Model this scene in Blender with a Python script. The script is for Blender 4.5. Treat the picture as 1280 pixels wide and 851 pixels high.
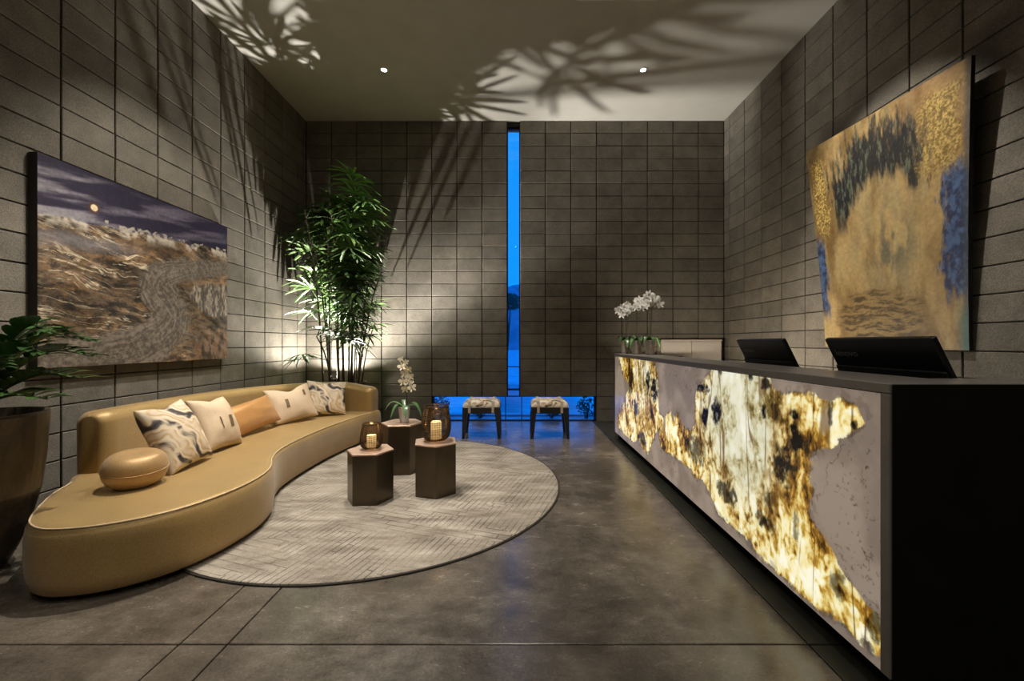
import bpy, math, random
import numpy as np
from mathutils import Vector, Matrix, Euler

# ------------------------------------------------------------------ clear
for o in list(bpy.data.objects):
    bpy.data.objects.remove(o, do_unlink=True)
scene = bpy.context.scene
C = scene.collection
random.seed(7)
RNG = np.random.default_rng(11)

# ------------------------------------------------------------------ camera
FPX, VX, VY, CAMZ = 504.0, 645.0, 428.0, 1.28
cam_data = bpy.data.cameras.new('camera')
cam = bpy.data.objects.new('camera', cam_data)
C.objects.link(cam)
cam.location = (0, 0, CAMZ)
cam.rotation_euler = (math.pi / 2, 0, 0)
cam_data.sensor_width = 36.0
cam_data.lens = FPX / 1280.0 * 36.0
cam_data.shift_x = (640.0 - VX) / 1280.0
cam_data.shift_y = (VY - 425.5) / 1280.0
cam_data.clip_start = 0.05
cam_data.clip_end = 400
scene.camera = cam

# ------------------------------------------------------------------ world: blue dusk sky
world = bpy.data.worlds.new('dusk')
scene.world = world
world.use_nodes = True
wn = world.node_tree
wn.nodes.clear()
w_out = wn.nodes.new('ShaderNodeOutputWorld')
w_bg = wn.nodes.new('ShaderNodeBackground')
w_tc = wn.nodes.new('ShaderNodeTexCoord')
w_sep = wn.nodes.new('ShaderNodeSeparateXYZ')
w_ramp = wn.nodes.new('ShaderNodeValToRGB')
w_ramp.color_ramp.elements[0].position = 0.0
w_ramp.color_ramp.elements[0].color = (0.004, 0.235, 0.88, 1)
w_ramp.color_ramp.elements[1].position = 0.7
w_ramp.color_ramp.elements[1].color = (0.003, 0.185, 0.82, 1)
wn.links.new(w_tc.outputs['Generated'], w_sep.inputs[0])
wn.links.new(w_sep.outputs['Z'], w_ramp.inputs[0])
wn.links.new(w_ramp.outputs[0], w_bg.inputs['Color'])
wn.links.new(w_bg.outputs[0], w_out.inputs[0])
w_bg.inputs['Strength'].default_value = 1.0

# ------------------------------------------------------------------ colour management, light paths
vs = scene.view_settings
vs.view_transform = 'Standard'
vs.look = 'None'
vs.exposure = 0.72
vs.gamma = 1.0
vs.use_curve_mapping = False
try:
    scene.cycles.use_denoising = True
    scene.cycles.max_bounces = 8
    scene.cycles.diffuse_bounces = 5
    scene.cycles.glossy_bounces = 4
    scene.cycles.transmission_bounces = 6
    scene.cycles.transparent_max_bounces = 16
    scene.cycles.caustics_reflective = False
    scene.cycles.caustics_refractive = False
    scene.cycles.sample_clamp_indirect = 4.0
except Exception:
    pass

WARM = (1.0, 0.915, 0.80)
SPOT_W = dict(sofa=350, table=240, paint_l=200, paint_r=230, front=64, seen=190, rear=56)  # front and rear feed unseen fill lamps
UPLIGHT_W = 120

# ------------------------------------------------------------------ helpers
def P(px, py, d):
    """world point that lies d metres into the room on the sight line through a pixel of the 1280x851 frame"""
    return Vector(((px - VX) * d / FPX, d, CAMZ - (py - VY) * d / FPX))

def lin(r, g, b):
    f = lambda c: (c / 255 / 12.92) if c / 255 <= 0.04045 else ((c / 255 + 0.055) / 1.055) ** 2.4
    return (f(r), f(g), f(b))

def root_offset(p):
    v = Vector((0, 0, 0))
    while p is not None:
        v += p.location
        p = p.parent
    return v

def tag(o, label=None, cat=None, group=None, kind=None):
    if label: o['label'] = label
    if cat: o['category'] = cat
    if group: o['group'] = group
    if kind: o['kind'] = kind
    return o

def thing(name, label, cat, loc=(0, 0, 0), rz=0.0, group=None):
    o = bpy.data.objects.new(name, None)
    o.empty_display_size = 0.1
    C.objects.link(o)
    o.location = loc
    o.rotation_euler = (0, 0, rz)
    return tag(o, label, cat, group)

def link_mesh(name, me, mat=None, parent=None):
    o = bpy.data.objects.new(name, me)
    C.objects.link(o)
    if mat is not None and not me.materials:
        me.materials.append(mat)
    if parent is not None:
        o.parent = parent
    return o

def smooth(me, on=True):
    me.polygons.foreach_set('use_smooth', [on] * len(me.polygons))
    me.update()

class MB:
    """collects shapes into one mesh"""
    def __init__(self):
        self.v, self.f = [], []
    def add(self, vs, fs):
        n = len(self.v)
        self.v += [tuple(p) for p in vs]
        self.f += [tuple(i + n for i in f) for f in fs]
        return self
    def box(self, x0, x1, y0, y1, z0, z1):
        return self.add([(x0, y0, z0), (x1, y0, z0), (x1, y1, z0), (x0, y1, z0),
                         (x0, y0, z1), (x1, y0, z1), (x1, y1, z1), (x0, y1, z1)],
                        [(0, 3, 2, 1), (4, 5, 6, 7), (0, 1, 5, 4), (1, 2, 6, 5), (2, 3, 7, 6), (3, 0, 4, 7)])
    def cbox(self, x0, x1, y0, y1, z0, z1, c=0.006):
        """box with chamfered edges"""
        xs, ys, zs = (x0, x1), (y0, y1), (z0, z1)
        vid, vs = {}, []
        for i in (0, 1):
            for j in (0, 1):
                for k in (0, 1):
                    sx, sy, sz = 1 - 2 * i, 1 - 2 * j, 1 - 2 * k
                    x, y, z = xs[i], ys[j], zs[k]
                    vid[i, j, k, 0] = len(vs); vs.append((x, y + sy * c, z + sz * c))
                    vid[i, j, k, 1] = len(vs); vs.append((x + sx * c, y, z + sz * c))
                    vid[i, j, k, 2] = len(vs); vs.append((x + sx * c, y + sy * c, z))
        fs = []
        q = [(0, 0), (1, 0), (1, 1), (0, 1)]
        for a in (0, 1):
            fs.append([vid[a, j, k, 0] for j, k in (q if a else q[::-1])])
            fs.append([vid[i, a, k, 1] for i, k in (q[::-1] if a else q)])
            fs.append([vid[i, j, a, 2] for i, j in (q if a else q[::-1])])
        for a in (0, 1):
            for b in (0, 1):
                fs.append([vid[a, b, 0, 0], vid[a, b, 0, 1], vid[a, b, 1, 1], vid[a, b, 1, 0]])
                fs.append([vid[a, 0, b, 0], vid[a, 0, b, 2], vid[a, 1, b, 2], vid[a, 1, b, 0]])
                fs.append([vid[0, a, b, 1], vid[0, a, b, 2], vid[1, a, b, 2], vid[1, a, b, 1]])
        for i in (0, 1):
            for j in (0, 1):
                for k in (0, 1):
                    fs.append([vid[i, j, k, 0], vid[i, j, k, 1], vid[i, j, k, 2]])
        return self.add(vs, fs)
    def lathe(self, prof, n=32, c=(0, 0, 0), cap0=True, cap1=True):
        vs, fs = [], []
        for r, z in prof:
            for i in range(n):
                a = 2 * math.pi * i / n
                vs.append((c[0] + r * math.cos(a), c[1] + r * math.sin(a), c[2] + z))
        for k in range(len(prof) - 1):
            for i in range(n):
                j = (i + 1) % n
                fs.append((k * n + i, k * n + j, (k + 1) * n + j, (k + 1) * n + i))
        if cap0: fs.append(tuple(range(n))[::-1])
        if cap1: fs.append(tuple((len(prof) - 1) * n + i for i in range(n)))
        return self.add(vs, fs)
    def tube(self, path, rad, n=8, caps=True):
        path = [Vector(p) for p in path]
        if not hasattr(rad, '__len__'): rad = [rad] * len(path)
        t0 = (path[1] - path[0]).normalized()
        ref = Vector((0, 0, 1)) if abs(t0.z) < 0.9 else Vector((1, 0, 0))
        u = t0.cross(ref).normalized()
        vs, fs = [], []
        for k, p in enumerate(path):
            t = (path[min(k + 1, len(path) - 1)] - path[max(k - 1, 0)]).normalized()
            u = (u - t * u.dot(t)).normalized()
            w = t.cross(u)
            for i in range(n):
                a = 2 * math.pi * i / n
                vs.append(p + (u * math.cos(a) + w * math.sin(a)) * rad[k])
        for k in range(len(path) - 1):
            for i in range(n):
                j = (i + 1) % n
                fs.append((k * n + i, k * n + j, (k + 1) * n + j, (k + 1) * n + i))
        if caps:
            fs.append(tuple(range(n))[::-1])
            fs.append(tuple((len(path) - 1) * n + i for i in range(n)))
        return self.add(vs, fs)
    def prism(self, poly, z0, z1, c=0.0):
        n = len(poly)
        if c:
            cx = sum(p[0] for p in poly) / n; cy = sum(p[1] for p in poly) / n
            R = max(math.hypot(p[0] - cx, p[1] - cy) for p in poly)
            s = 1 - c / R
            inn = [(cx + (p[0] - cx) * s, cy + (p[1] - cy) * s) for p in poly]
            rings = [(inn, z0), (poly, z0 + c), (poly, z1 - c), (inn, z1)]
        else:
            rings = [(poly, z0), (poly, z1)]
        vs = [(p[0], p[1], z) for pl, z in rings for p in pl]
        fs = []
        for k in range(len(rings) - 1):
            for i in range(n):
                j = (i + 1) % n
                fs.append((k * n + i, k * n + j, (k + 1) * n + j, (k + 1) * n + i))
        fs.append(tuple(range(n))[::-1])
        fs.append(tuple((len(rings) - 1) * n + i for i in range(n)))
        return self.add(vs, fs)
    def mesh(self, name, sm=False):
        me = bpy.data.meshes.new(name)
        me.from_pydata(self.v, [], self.f)
        me.update()
        if sm: smooth(me)
        return me
    def build(self, name, mat, parent=None, sm=False, world=False):
        if world and parent is not None:
            off = root_offset(parent)
            self.v = [(p[0] - off.x, p[1] - off.y, p[2] - off.z) for p in self.v]
        return link_mesh(name, self.mesh(name, sm), mat, parent)

def auto_smooth(o, deg=35):
    me = o.data
    smooth(me)
    try:
        me.set_sharp_from_angle(angle=math.radians(deg))
    except Exception:
        pass
    return o

# ---- vectorised value noise
_PERM = RNG.random((256, 256))
def vnoise(x, y, s=0):
    x = x + s * 17.31; y = y + s * 9.73
    xi = np.floor(x).astype(int); yi = np.floor(y).astype(int)
    fx = x - xi; fy = y - yi
    fx = fx * fx * (3 - 2 * fx); fy = fy * fy * (3 - 2 * fy)
    a = _PERM[xi % 256, yi % 256]; b = _PERM[(xi + 1) % 256, yi % 256]
    c = _PERM[xi % 256, (yi + 1) % 256]; d = _PERM[(xi + 1) % 256, (yi + 1) % 256]
    return (a * (1 - fx) + b * fx) * (1 - fy) + (c * (1 - fx) + d * fx) * fy
def fbm(x, y, s=0, o=4, g=0.5):
    t, amp, tot = 0, 1.0, 0
    for k in range(o):
        t = t + amp * vnoise(x * 2 ** k, y * 2 ** k, s + k * 3.7)
        tot += amp; amp *= g
    return t / tot
def sstep(a, b, x):
    t = np.clip((x - a) / (b - a), 0, 1)
    return t * t * (3 - 2 * t)
def mixc(a, b, t):
    return a * (1 - t[..., None]) + b * t[..., None]
def col(r, g, b):
    return np.array(lin(r, g, b))
def inpoly(x, y, poly):
    r = np.zeros(x.shape, bool)
    n = len(poly)
    for i in range(n):
        x0, y0 = poly[i]; x1, y1 = poly[(i + 1) % n]
        if y0 == y1: continue
        c = ((y0 > y) != (y1 > y)) & (x < (x1 - x0) * (y - y0) / (y1 - y0) + x0)
        r ^= c
    return r

def grid_mesh(name, pts, color=None, extra=None, sm=True):
    """pts: (n, m, 3)"""
    n, m = pts.shape[:2]
    idx = np.arange(n * m).reshape(n, m)
    f = np.stack([idx[:-1, :-1], idx[1:, :-1], idx[1:, 1:], idx[:-1, 1:]], -1).reshape(-1, 4)
    me = bpy.data.meshes.new(name)
    me.vertices.add(n * m)
    me.vertices.foreach_set('co', pts.reshape(-1).astype(np.float32))
    me.loops.add(f.size)
    me.loops.foreach_set('vertex_index', f.reshape(-1).astype(np.int32))
    me.polygons.add(len(f))
    me.polygons.foreach_set('loop_start', np.arange(0, f.size, 4, dtype=np.int32))
    me.polygons.foreach_set('loop_total', np.full(len(f), 4, dtype=np.int32))
    me.update(calc_edges=True)
    me.validate()
    if color is not None:
        a = me.attributes.new('Col', 'FLOAT_COLOR', 'POINT')
        rgba = np.ones((n * m, 4), np.float32)
        rgba[:, :3] = np.clip(color, 0, 4).reshape(-1, 3)
        a.data.foreach_set('color', rgba.reshape(-1))
    for k, v in (extra or {}).items():
        a = me.attributes.new(k, 'FLOAT', 'POINT')
        a.data.foreach_set('value', v.reshape(-1).astype(np.float32))
    if sm: smooth(me)
    return me

# ------------------------------------------------------------------ materials
def new_mat(name):
    m = bpy.data.materials.new(name)
    m.use_nodes = True
    nt = m.node_tree
    return m, nt, nt.nodes['Principled BSDF'], nt.nodes['Material Output']
def N(nt, t, **kw):
    n = nt.nodes.new(t)
    for k, v in kw.items(): setattr(n, k, v)
    return n
def ramp(nt, fac, stops):
    r = N(nt, 'ShaderNodeValToRGB')
    e = r.color_ramp.elements
    while len(e) < len(stops): e.new(0.5)
    for i, (p, c) in enumerate(stops):
        e[i].position = p
        e[i].color = (*c, 1) if len(c) == 3 else c
    nt.links.new(fac, r.inputs[0])
    return r.outputs[0]
def noise(nt, vec, scale, detail=4, rough=0.55, dist=0.0):
    n = N(nt, 'ShaderNodeTexNoise')
    n.inputs['Scale'].default_value = scale
    n.inputs['Detail'].default_value = detail
    n.inputs['Roughness'].default_value = rough
    n.inputs['Distortion'].default_value = dist
    if vec is not None: nt.links.new(vec, n.inputs['Vector'])
    return n.outputs['Fac']
def bump(nt, b, h, strength=0.3, dist=0.01):
    n = N(nt, 'ShaderNodeBump')
    n.inputs['Strength'].default_value = strength
    n.inputs['Distance'].default_value = dist
    nt.links.new(h, n.inputs['Height'])
    nt.links.new(n.outputs[0], b.inputs['Normal'])
    return n
def obj_vec(nt):
    return N(nt, 'ShaderNodeTexCoord').outputs['Object']
def pos_vec(nt):
    return N(nt, 'ShaderNodeNewGeometry').outputs['Position']
def mapping(nt, vec, scale=(1, 1, 1), rot=(0, 0, 0), loc=(0, 0, 0)):
    m = N(nt, 'ShaderNodeMapping')
    m.inputs['Scale'].default_value = scale
    m.inputs['Rotation'].default_value = rot
    m.inputs['Location'].default_value = loc
    nt.links.new(vec, m.inputs['Vector'])
    return m.outputs[0]
def math_n(nt, op, a, b=None):
    n = N(nt, 'ShaderNodeMath', operation=op)
    for i, v in enumerate((a, b)):
        if v is None: continue
        if isinstance(v, (int, float)): n.inputs[i].default_value = v
        else: nt.links.new(v, n.inputs[i])
    return n.outputs[0]
def mixrgb(nt, fac, a, b, blend='MIX'):
    n = N(nt, 'ShaderNodeMix', data_type='RGBA', blend_type=blend)
    for s, v in ((n.inputs[0], fac), (n.inputs[6], a), (n.inputs[7], b)):
        if isinstance(v, (int, float)): s.default_value = v
        elif isinstance(v, tuple): s.default_value = (*v, 1) if len(v) == 3 else v
        else: nt.links.new(v, s)
    return n.outputs[2]

def simple(name, c, rough=0.5, metal=0.0, var=0.12, scale=30, bstr=0.0, spec=0.5):
    """plain material with a little procedural tone variation"""
    m, nt, b, _ = new_mat(name)
    v = obj_vec(nt)
    f = noise(nt, v, scale)
    d = tuple(x * (1 - var) for x in c); l = tuple(min(1, x * (1 + var)) for x in c)
    nt.links.new(ramp(nt, f, [(0.3, d), (0.7, l)]), b.inputs['Base Color'])
    b.inputs['Roughness'].default_value = rough
    b.inputs['Metallic'].default_value = metal
    b.inputs['Specular IOR Level'].default_value = spec
    if bstr: bump(nt, b, f, bstr, 0.003)
    return m

M = {}
# masonry: each block has its own tone
def masonry(name, base):
    m, nt, b, _ = new_mat(name)
    v = pos_vec(nt)
    oi = N(nt, 'ShaderNodeObjectInfo').outputs['Random']
    at = N(nt, 'ShaderNodeAttribute', attribute_name='rnd').outputs['Fac']
    r = math_n(nt, 'FRACT', math_n(nt, 'ADD', oi, at))
    tone = ramp(nt, r, [(0.0, tuple(x * 0.86 for x in base)), (0.5, base),
                        (1.0, (base[0] * 1.12, base[1] * 1.10, base[2] * 1.07))])
    big = noise(nt, v, 5.0, 5, 0.6)
    fine = noise(nt, v, 115, 4, 0.75)
    c1 = mixrgb(nt, 0.55, tone, ramp(nt, big, [(0.3, (0.55, 0.54, 0.52)), (0.7, (1.25, 1.22, 1.18))]), 'MULTIPLY')
    c2 = mixrgb(nt, 0.75, c1, ramp(nt, fine, [(0.28, (0.35, 0.35, 0.35)), (0.5, (0.95, 0.95, 0.94)), (0.75, (1.75, 1.7, 1.6))]), 'MULTIPLY')
    nt.links.new(c2, b.inputs['Base Color'])
    b.inputs['Roughness'].default_value = 0.85
    b.inputs['Specular IOR Level'].default_value = 0.25
    bump(nt, b, fine, 0.55, 0.006)
    return m
M['block'] = masonry('concrete_masonry', (0.205, 0.190, 0.165))
M['mortar'] = simple('mortar', (0.022, 0.020, 0.018), 0.95, var=0.3, scale=60)

def concrete_floor():
    m, nt, b, _ = new_mat('polished_concrete')
    v = pos_vec(nt)
    oi = N(nt, 'ShaderNodeObjectInfo').outputs['Random']
    a = noise(nt, v, 1.9, 9, 0.72, 0.25)
    bb = noise(nt, mapping(nt, v, (1.0, 2.2, 1.0), (0, 0, 0.5)), 4.5, 9, 0.74, 0.2)
    f = noise(nt, v, 90, 3, 0.6)
    c = ramp(nt, a, [(0.30, (0.052, 0.044, 0.036)), (0.49, (0.118, 0.102, 0.085)), (0.70, (0.240, 0.212, 0.178))])
    c = mixrgb(nt, 0.7, c, ramp(nt, bb, [(0.27, (0.45, 0.43, 0.40)), (0.52, (1, 0.98, 0.95)), (0.80, (1.45, 1.4, 1.3))]), 'MULTIPLY')
    c = mixrgb(nt, 0.45, c, ramp(nt, f, [(0.35, (0.55, 0.55, 0.55)), (0.65, (1.3, 1.3, 1.3))]), 'MULTIPLY')
    c = mixrgb(nt, 1.0, c, ramp(nt, oi, [(0, (0.9, 0.9, 0.9)), (1, (1.08, 1.06, 1.03))]), 'MULTIPLY')
    nt.links.new(c, b.inputs['Base Color'])
    nt.links.new(ramp(nt, bb, [(0.3, (0.17,) * 3), (0.7, (0.31,) * 3)]), b.inputs['Roughness'])
    b.inputs['Specular IOR Level'].default_value = 0.85
    bump(nt, b, bb, 0.05, 0.01)
    return m
M['concrete'] = concrete_floor()
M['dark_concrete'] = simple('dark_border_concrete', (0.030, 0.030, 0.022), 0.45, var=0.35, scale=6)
M['joint'] = simple('saw_cut', (0.008, 0.007, 0.006), 0.95, var=0.3)
M['plaster'] = simple('ceiling_plaster', (0.62, 0.60, 0.55), 0.9, var=0.04, scale=3)
M['rear_plaster'] = simple('rear_plaster', (0.20, 0.185, 0.16), 0.9, var=0.06, scale=3)

def upholstery(name, base, hi):
    m, nt, b, _ = new_mat(name)
    v = obj_vec(nt)
    w1 = N(nt, 'ShaderNodeTexWave', wave_type='BANDS', bands_direction='DIAGONAL')
    w1.inputs['Scale'].default_value = 95; w1.inputs['Distortion'].default_value = 1.5
    nt.links.new(v, w1.inputs['Vector'])
    n1 = noise(nt, v, 210, 3, 0.7)
    n2 = noise(nt, v, 3.0, 3, 0.6)
    c = ramp(nt, n1, [(0.3, base), (0.7, hi)])
    c = mixrgb(nt, 0.4, c, ramp(nt, n2, [(0.3, (0.75, 0.75, 0.75)), (0.7, (1.15, 1.15, 1.12))]), 'MULTIPLY')
    nt.links.new(c, b.inputs['Base Color'])
    b.inputs['Roughness'].default_value = 0.42
    b.inputs['Metallic'].default_value = 0.25
    b.inputs['Sheen Weight'].default_value = 0.2
    h = math_n(nt, 'ADD', w1.outputs['Fac'], n1)
    bump(nt, b, h, 0.25, 0.0015)
    return m
M['gold'] = upholstery('gold_upholstery', (0.325, 0.205, 0.066), (0.54, 0.37, 0.15))
M['gold_pillow'] = upholstery('gold_silk', (0.42, 0.25, 0.10), (0.62, 0.41, 0.19))
M['amber_pillow'] = upholstery('amber_silk', (0.44, 0.20, 0.055), (0.60, 0.32, 0.11))
M['piping'] = simple('cream_piping', (0.62, 0.48, 0.30), 0.5)
M['dark_base'] = simple('dark_plinth', (0.010, 0.009, 0.008), 0.6)
M['cream'] = simple('cream_linen', (0.62, 0.48, 0.33), 0.75, var=0.1, scale=160, bstr=0.25)
M['brown_patch'] = simple('brown_patch', (0.16, 0.105, 0.05), 0.7, var=0.25, scale=120)

def patterned(name):
    m, nt, b, _ = new_mat(name)
    v = obj_vec(nt)
    w = N(nt, 'ShaderNodeTexWave', wave_type='BANDS', bands_direction='DIAGONAL')
    w.inputs['Scale'].default_value = 2.4; w.inputs['Distortion'].default_value = 9.0
    w.inputs['Detail'].default_value = 2.5; w.inputs['Detail Scale'].default_value = 1.4
    nt.links.new(v, w.inputs['Vector'])
    n1 = noise(nt, v, 7.0, 2, 0.5, 1.2)
    c = ramp(nt, w.outputs['Fac'], [(0.0, (0.035, 0.035, 0.04)), (0.16, (0.13, 0.10, 0.08)), (0.30, (0.68, 0.55, 0.40)), (0.62, (0.80, 0.70, 0.55)), (0.85, (0.55, 0.36, 0.15)), (1.0, (0.66, 0.55, 0.42))])
    c = mixrgb(nt, ramp(nt, n1, [(0.34, (0, 0, 0)), (0.50, (1, 1, 1))]), (0.74, 0.62, 0.46), c)
    nt.links.new(c, b.inputs['Base Color'])
    b.inputs['Roughness'].default_value = 0.6
    bump(nt, b, noise(nt, v, 200), 0.2, 0.002)
    return m
M['pattern'] = patterned('swirl_print_fabric')

def hide():
    m, nt, b, _ = new_mat('patched_hide')
    v = obj_vec(nt)
    n1 = noise(nt, mapping(nt, v, (1.0, 1.7, 1.0)), 9.0, 2, 0.5, 2.0)
    c = ramp(nt, n1, [(0.36, (0.03, 0.022, 0.018)), (0.42, (0.30, 0.2, 0.11)), (0.50, (0.62, 0.52, 0.40)), (0.66, (0.78, 0.70, 0.58))])
    nt.links.new(c, b.inputs['Base Color'])
    b.inputs['Roughness'].default_value = 0.6
    return m
M['hide'] = hide()
M['black_wood'] = simple('black_wood', (0.012, 0.011, 0.012), 0.35, var=0.2)
M['strap'] = simple('pale_strap', (0.50, 0.42, 0.33), 0.7)

def rug_mat():
    m, nt, b, _ = new_mat('maze_weave_rug')
    v = obj_vec(nt)
    def brick(rot, sc, w, h, loc):
        t = N(nt, 'ShaderNodeTexBrick')
        t.inputs['Scale'].default_value = sc
        t.inputs['Mortar Size'].default_value = 0.015
        t.inputs['Mortar Smooth'].default_value = 0.15
        t.inputs['Brick Width'].default_value = w
        t.inputs['Row Height'].default_value = h
        t.inputs['Color1'].default_value = (1, 1, 1, 1); t.inputs['Color2'].default_value = (0.80, 0.80, 0.80, 1)
        t.inputs['Mortar'].default_value = (0, 0, 0, 1)
        t.offset = 0.37; t.squash = 1.6; t.squash_frequency = 3
        nt.links.new(mapping(nt, v, (1, 1, 1), (0, 0, rot), loc), t.inputs['Vector'])
        return t.outputs['Color'], t.outputs['Fac']
    r0 = math.radians(71)
    a, fa = brick(-r0, 3.6, 1.9, 0.155, (0, 0, 0))
    c2, fc = brick(-r0 + math.pi / 2, 3.6, 0.8, 0.21, (0.33, 0.1, 0))
    sel = N(nt, 'ShaderNodeTexVoronoi', distance='MANHATTAN')
    sel.inputs['Scale'].default_value = 3.8
    nt.links.new(mapping(nt, v, (0.55, 1, 1), (0, 0, -r0)), sel.inputs['Vector'])
    sep = N(nt, 'ShaderNodeSeparateColor')
    nt.links.new(sel.outputs['Color'], sep.inputs[0])
    k = ramp(nt, sep.outputs[0], [(0.70, (0, 0, 0)), (0.71, (1, 1, 1))])
    pat = mixrgb(nt, k, a, c2)
    fine = noise(nt, v, 140, 3, 0.7)
    mott = noise(nt, mapping(nt, v, (1, 3.0, 1), (0, 0, -r0)), 2.2, 5, 0.65, 0.5)
    base = ramp(nt, mott, [(0.32, (0.205, 0.178, 0.145)), (0.5, (0.335, 0.298, 0.248)), (0.68, (0.48, 0.435, 0.37))])
    base = mixrgb(nt, 0.6, base, ramp(nt, fine, [(0.3, (0.6, 0.6, 0.6)), (0.7, (1.25, 1.25, 1.25))]), 'MULTIPLY')
    cc = mixrgb(nt, math_n(nt, 'MULTIPLY', ramp(nt, noise(nt, v, 3.4, 3, 0.6), [(0.40, (0.12,) * 3), (0.62, (0.75,) * 3)]), 0.85), base, pat, 'MULTIPLY')
    nt.links.new(cc, b.inputs['Base Color'])
    b.inputs['Roughness'].default_value = 0.95
    b.inputs['Specular IOR Level'].default_value = 0.1
    sp = N(nt, 'ShaderNodeSeparateColor'); nt.links.new(pat, sp.inputs[0])
    bump(nt, b, math_n(nt, 'ADD', sp.outputs[0], math_n(nt, 'MULTIPLY', fine, 0.5)), 0.7, 0.006)
    return m
M['rug'] = rug_mat()
M['rug_edge'] = simple('rug_binding', (0.03, 0.025, 0.02), 0.9)

def bronze(name, c, rough):
    m, nt, b, _ = new_mat(name)
    v = obj_vec(nt)
    f = noise(nt, mapping(nt, v, (1, 1, 0.5)), 14, 3, 0.5)
    nt.links.new(ramp(nt, f, [(0.3, tuple(x * 0.92 for x in c)), (0.7, tuple(x * 1.08 for x in c))]), b.inputs['Base Color'])
    b.inputs['Metallic'].default_value = 0.75
    b.inputs['Roughness'].default_value = rough
    return m
M['bronze'] = bronze('bronze_panel', (0.095, 0.074, 0.048), 0.30)
M['bronze_top'] = bronze('copper_top', (0.66, 0.48, 0.38), 0.45)

def smoked_glass():
    m, nt, b, out = new_mat('amber_smoked_glass')
    nt.nodes.remove(b)
    tr = N(nt, 'ShaderNodeBsdfTransparent'); tr.inputs[0].default_value = (0.90, 0.85, 0.76, 1)
    gl = N(nt, 'ShaderNodeBsdfGlossy'); gl.inputs['Roughness'].default_value = 0.15; gl.inputs[0].default_value = (0.8, 0.7, 0.55, 1)
    df = N(nt, 'ShaderNodeBsdfDiffuse'); df.inputs[0].default_value = (0.16, 0.11, 0.06, 1)
    fr = N(nt, 'ShaderNodeFresnel'); fr.inputs[0].default_value = 1.4
    m1 = N(nt, 'ShaderNodeMixShader'); m2 = N(nt, 'ShaderNodeMixShader')
    f = noise(nt, obj_vec(nt), 45, 3)
    nt.links.new(ramp(nt, f, [(0.35, (0.03,) * 3), (0.7, (0.16,) * 3)]), m1.inputs[0])
    nt.links.new(tr.outputs[0], m1.inputs[1]); nt.links.new(df.outputs[0], m1.inputs[2])
    nt.links.new(fr.outputs[0], m2.inputs[0])
    nt.links.new(m1.outputs[0], m2.inputs[1]); nt.links.new(gl.outputs[0], m2.inputs[2])
    nt.links.new(m2.outputs[0], out.inputs[0])
    return m
M['smoked'] = smoked_glass()
M['wire'] = simple('dark_wire', (0.030, 0.023, 0.015), 0.5, metal=0.5)

def window_glass():
    m, nt, b, out = new_mat('window_glass')
    nt.nodes.remove(b)
    tr = N(nt, 'ShaderNodeBsdfTransparent'); tr.inputs[0].default_value = (0.93, 0.96, 1.0, 1)
    gl = N(nt, 'ShaderNodeBsdfGlossy'); gl.inputs['Roughness'].default_value = 0.02
    fr = N(nt, 'ShaderNodeFresnel'); fr.inputs[0].default_value = 1.45
    m2 = N(nt, 'ShaderNodeMixShader')
    nt.links.new(fr.outputs[0], m2.inputs[0])
    nt.links.new(tr.outputs[0], m2.inputs[1]); nt.links.new(gl.outputs[0], m2.inputs[2])
    nt.links.new(m2.outputs[0], out.inputs[0])
    return m
M['glass'] = window_glass()
M['frame'] = simple('bronze_frame', (0.03, 0.026, 0.022), 0.4, metal=0.5)

def glow(name, c, strength, base=(0.8, 0.8, 0.8)):
    m, nt, b, _ = new_mat(name)
    b.inputs['Base Color'].default_value = (*base, 1)
    f = noise(nt, obj_vec(nt), 8, 2)
    nt.links.new(ramp(nt, f, [(0.2, tuple(x * 0.92 for x in c)), (0.8, c)]), b.inputs['Emission Color'])
    b.inputs['Emission Strength'].default_value = strength
    return m
M['lens'] = glow('lamp_lens', (1.0, 0.95, 0.86), 30)
M['strip'] = glow('led_strip', (1.0, 0.84, 0.62), 6)
M['candle'] = glow('lit_wax', (1.0, 0.66, 0.30), 0.40, (0.88, 0.74, 0.50))
M['candle_tip'] = glow('glowing_wax', (1.0, 0.70, 0.34), 0.62, (0.88, 0.76, 0.54))
M['vent'] = glow('light_slot', (1.0, 0.95, 0.88), 1.2)
M['white_metal'] = simple('white_trim', (0.70, 0.68, 0.64), 0.4, var=0.04)
M['wick'] = simple('wick', (0.02, 0.015, 0.01), 0.9)

def leaf(name, a, bcol, rough=0.3):
    m, nt, b, _ = new_mat(name)
    v = obj_vec(nt)
    oi = N(nt, 'ShaderNodeObjectInfo').outputs['Random']
    f = noise(nt, v, 14, 3)
    t = math_n(nt, 'ADD', math_n(nt, 'MULTIPLY', oi, 0.6), math_n(nt, 'MULTIPLY', f, 0.45))
    nt.links.new(ramp(nt, t, [(0.1, a), (0.95, bcol)]), b.inputs['Base Color'])
    b.inputs['Roughness'].default_value = rough
    b.inputs['Subsurface Weight'].default_value = 0.0
    return m
M['palm_leaf'] = leaf('palm_leaf', (0.030, 0.080, 0.024), (0.17, 0.30, 0.075), 0.36)
M['zz_leaf'] = leaf('glossy_leaf', (0.024, 0.068, 0.022), (0.10, 0.20, 0.06), 0.22)
M['orchid_leaf'] = leaf('orchid_leaf', (0.030, 0.085, 0.028), (0.12, 0.23, 0.08), 0.3)
M['cane'] = simple('palm_cane', (0.055, 0.042, 0.028), 0.7, var=0.5, scale=25, bstr=0.4)
M['stem'] = simple('green_stem', (0.06, 0.085, 0.03), 0.5, var=0.3)
M['flower_stem'] = simple('flower_stem', (0.10, 0.12, 0.045), 0.5, var=0.3)
M['petal'] = simple('white_petal', (0.86, 0.85, 0.82), 0.55, var=0.05)
M['petal_cream'] = simple('cream_petal', (0.86, 0.80, 0.64), 0.55, var=0.06)
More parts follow.
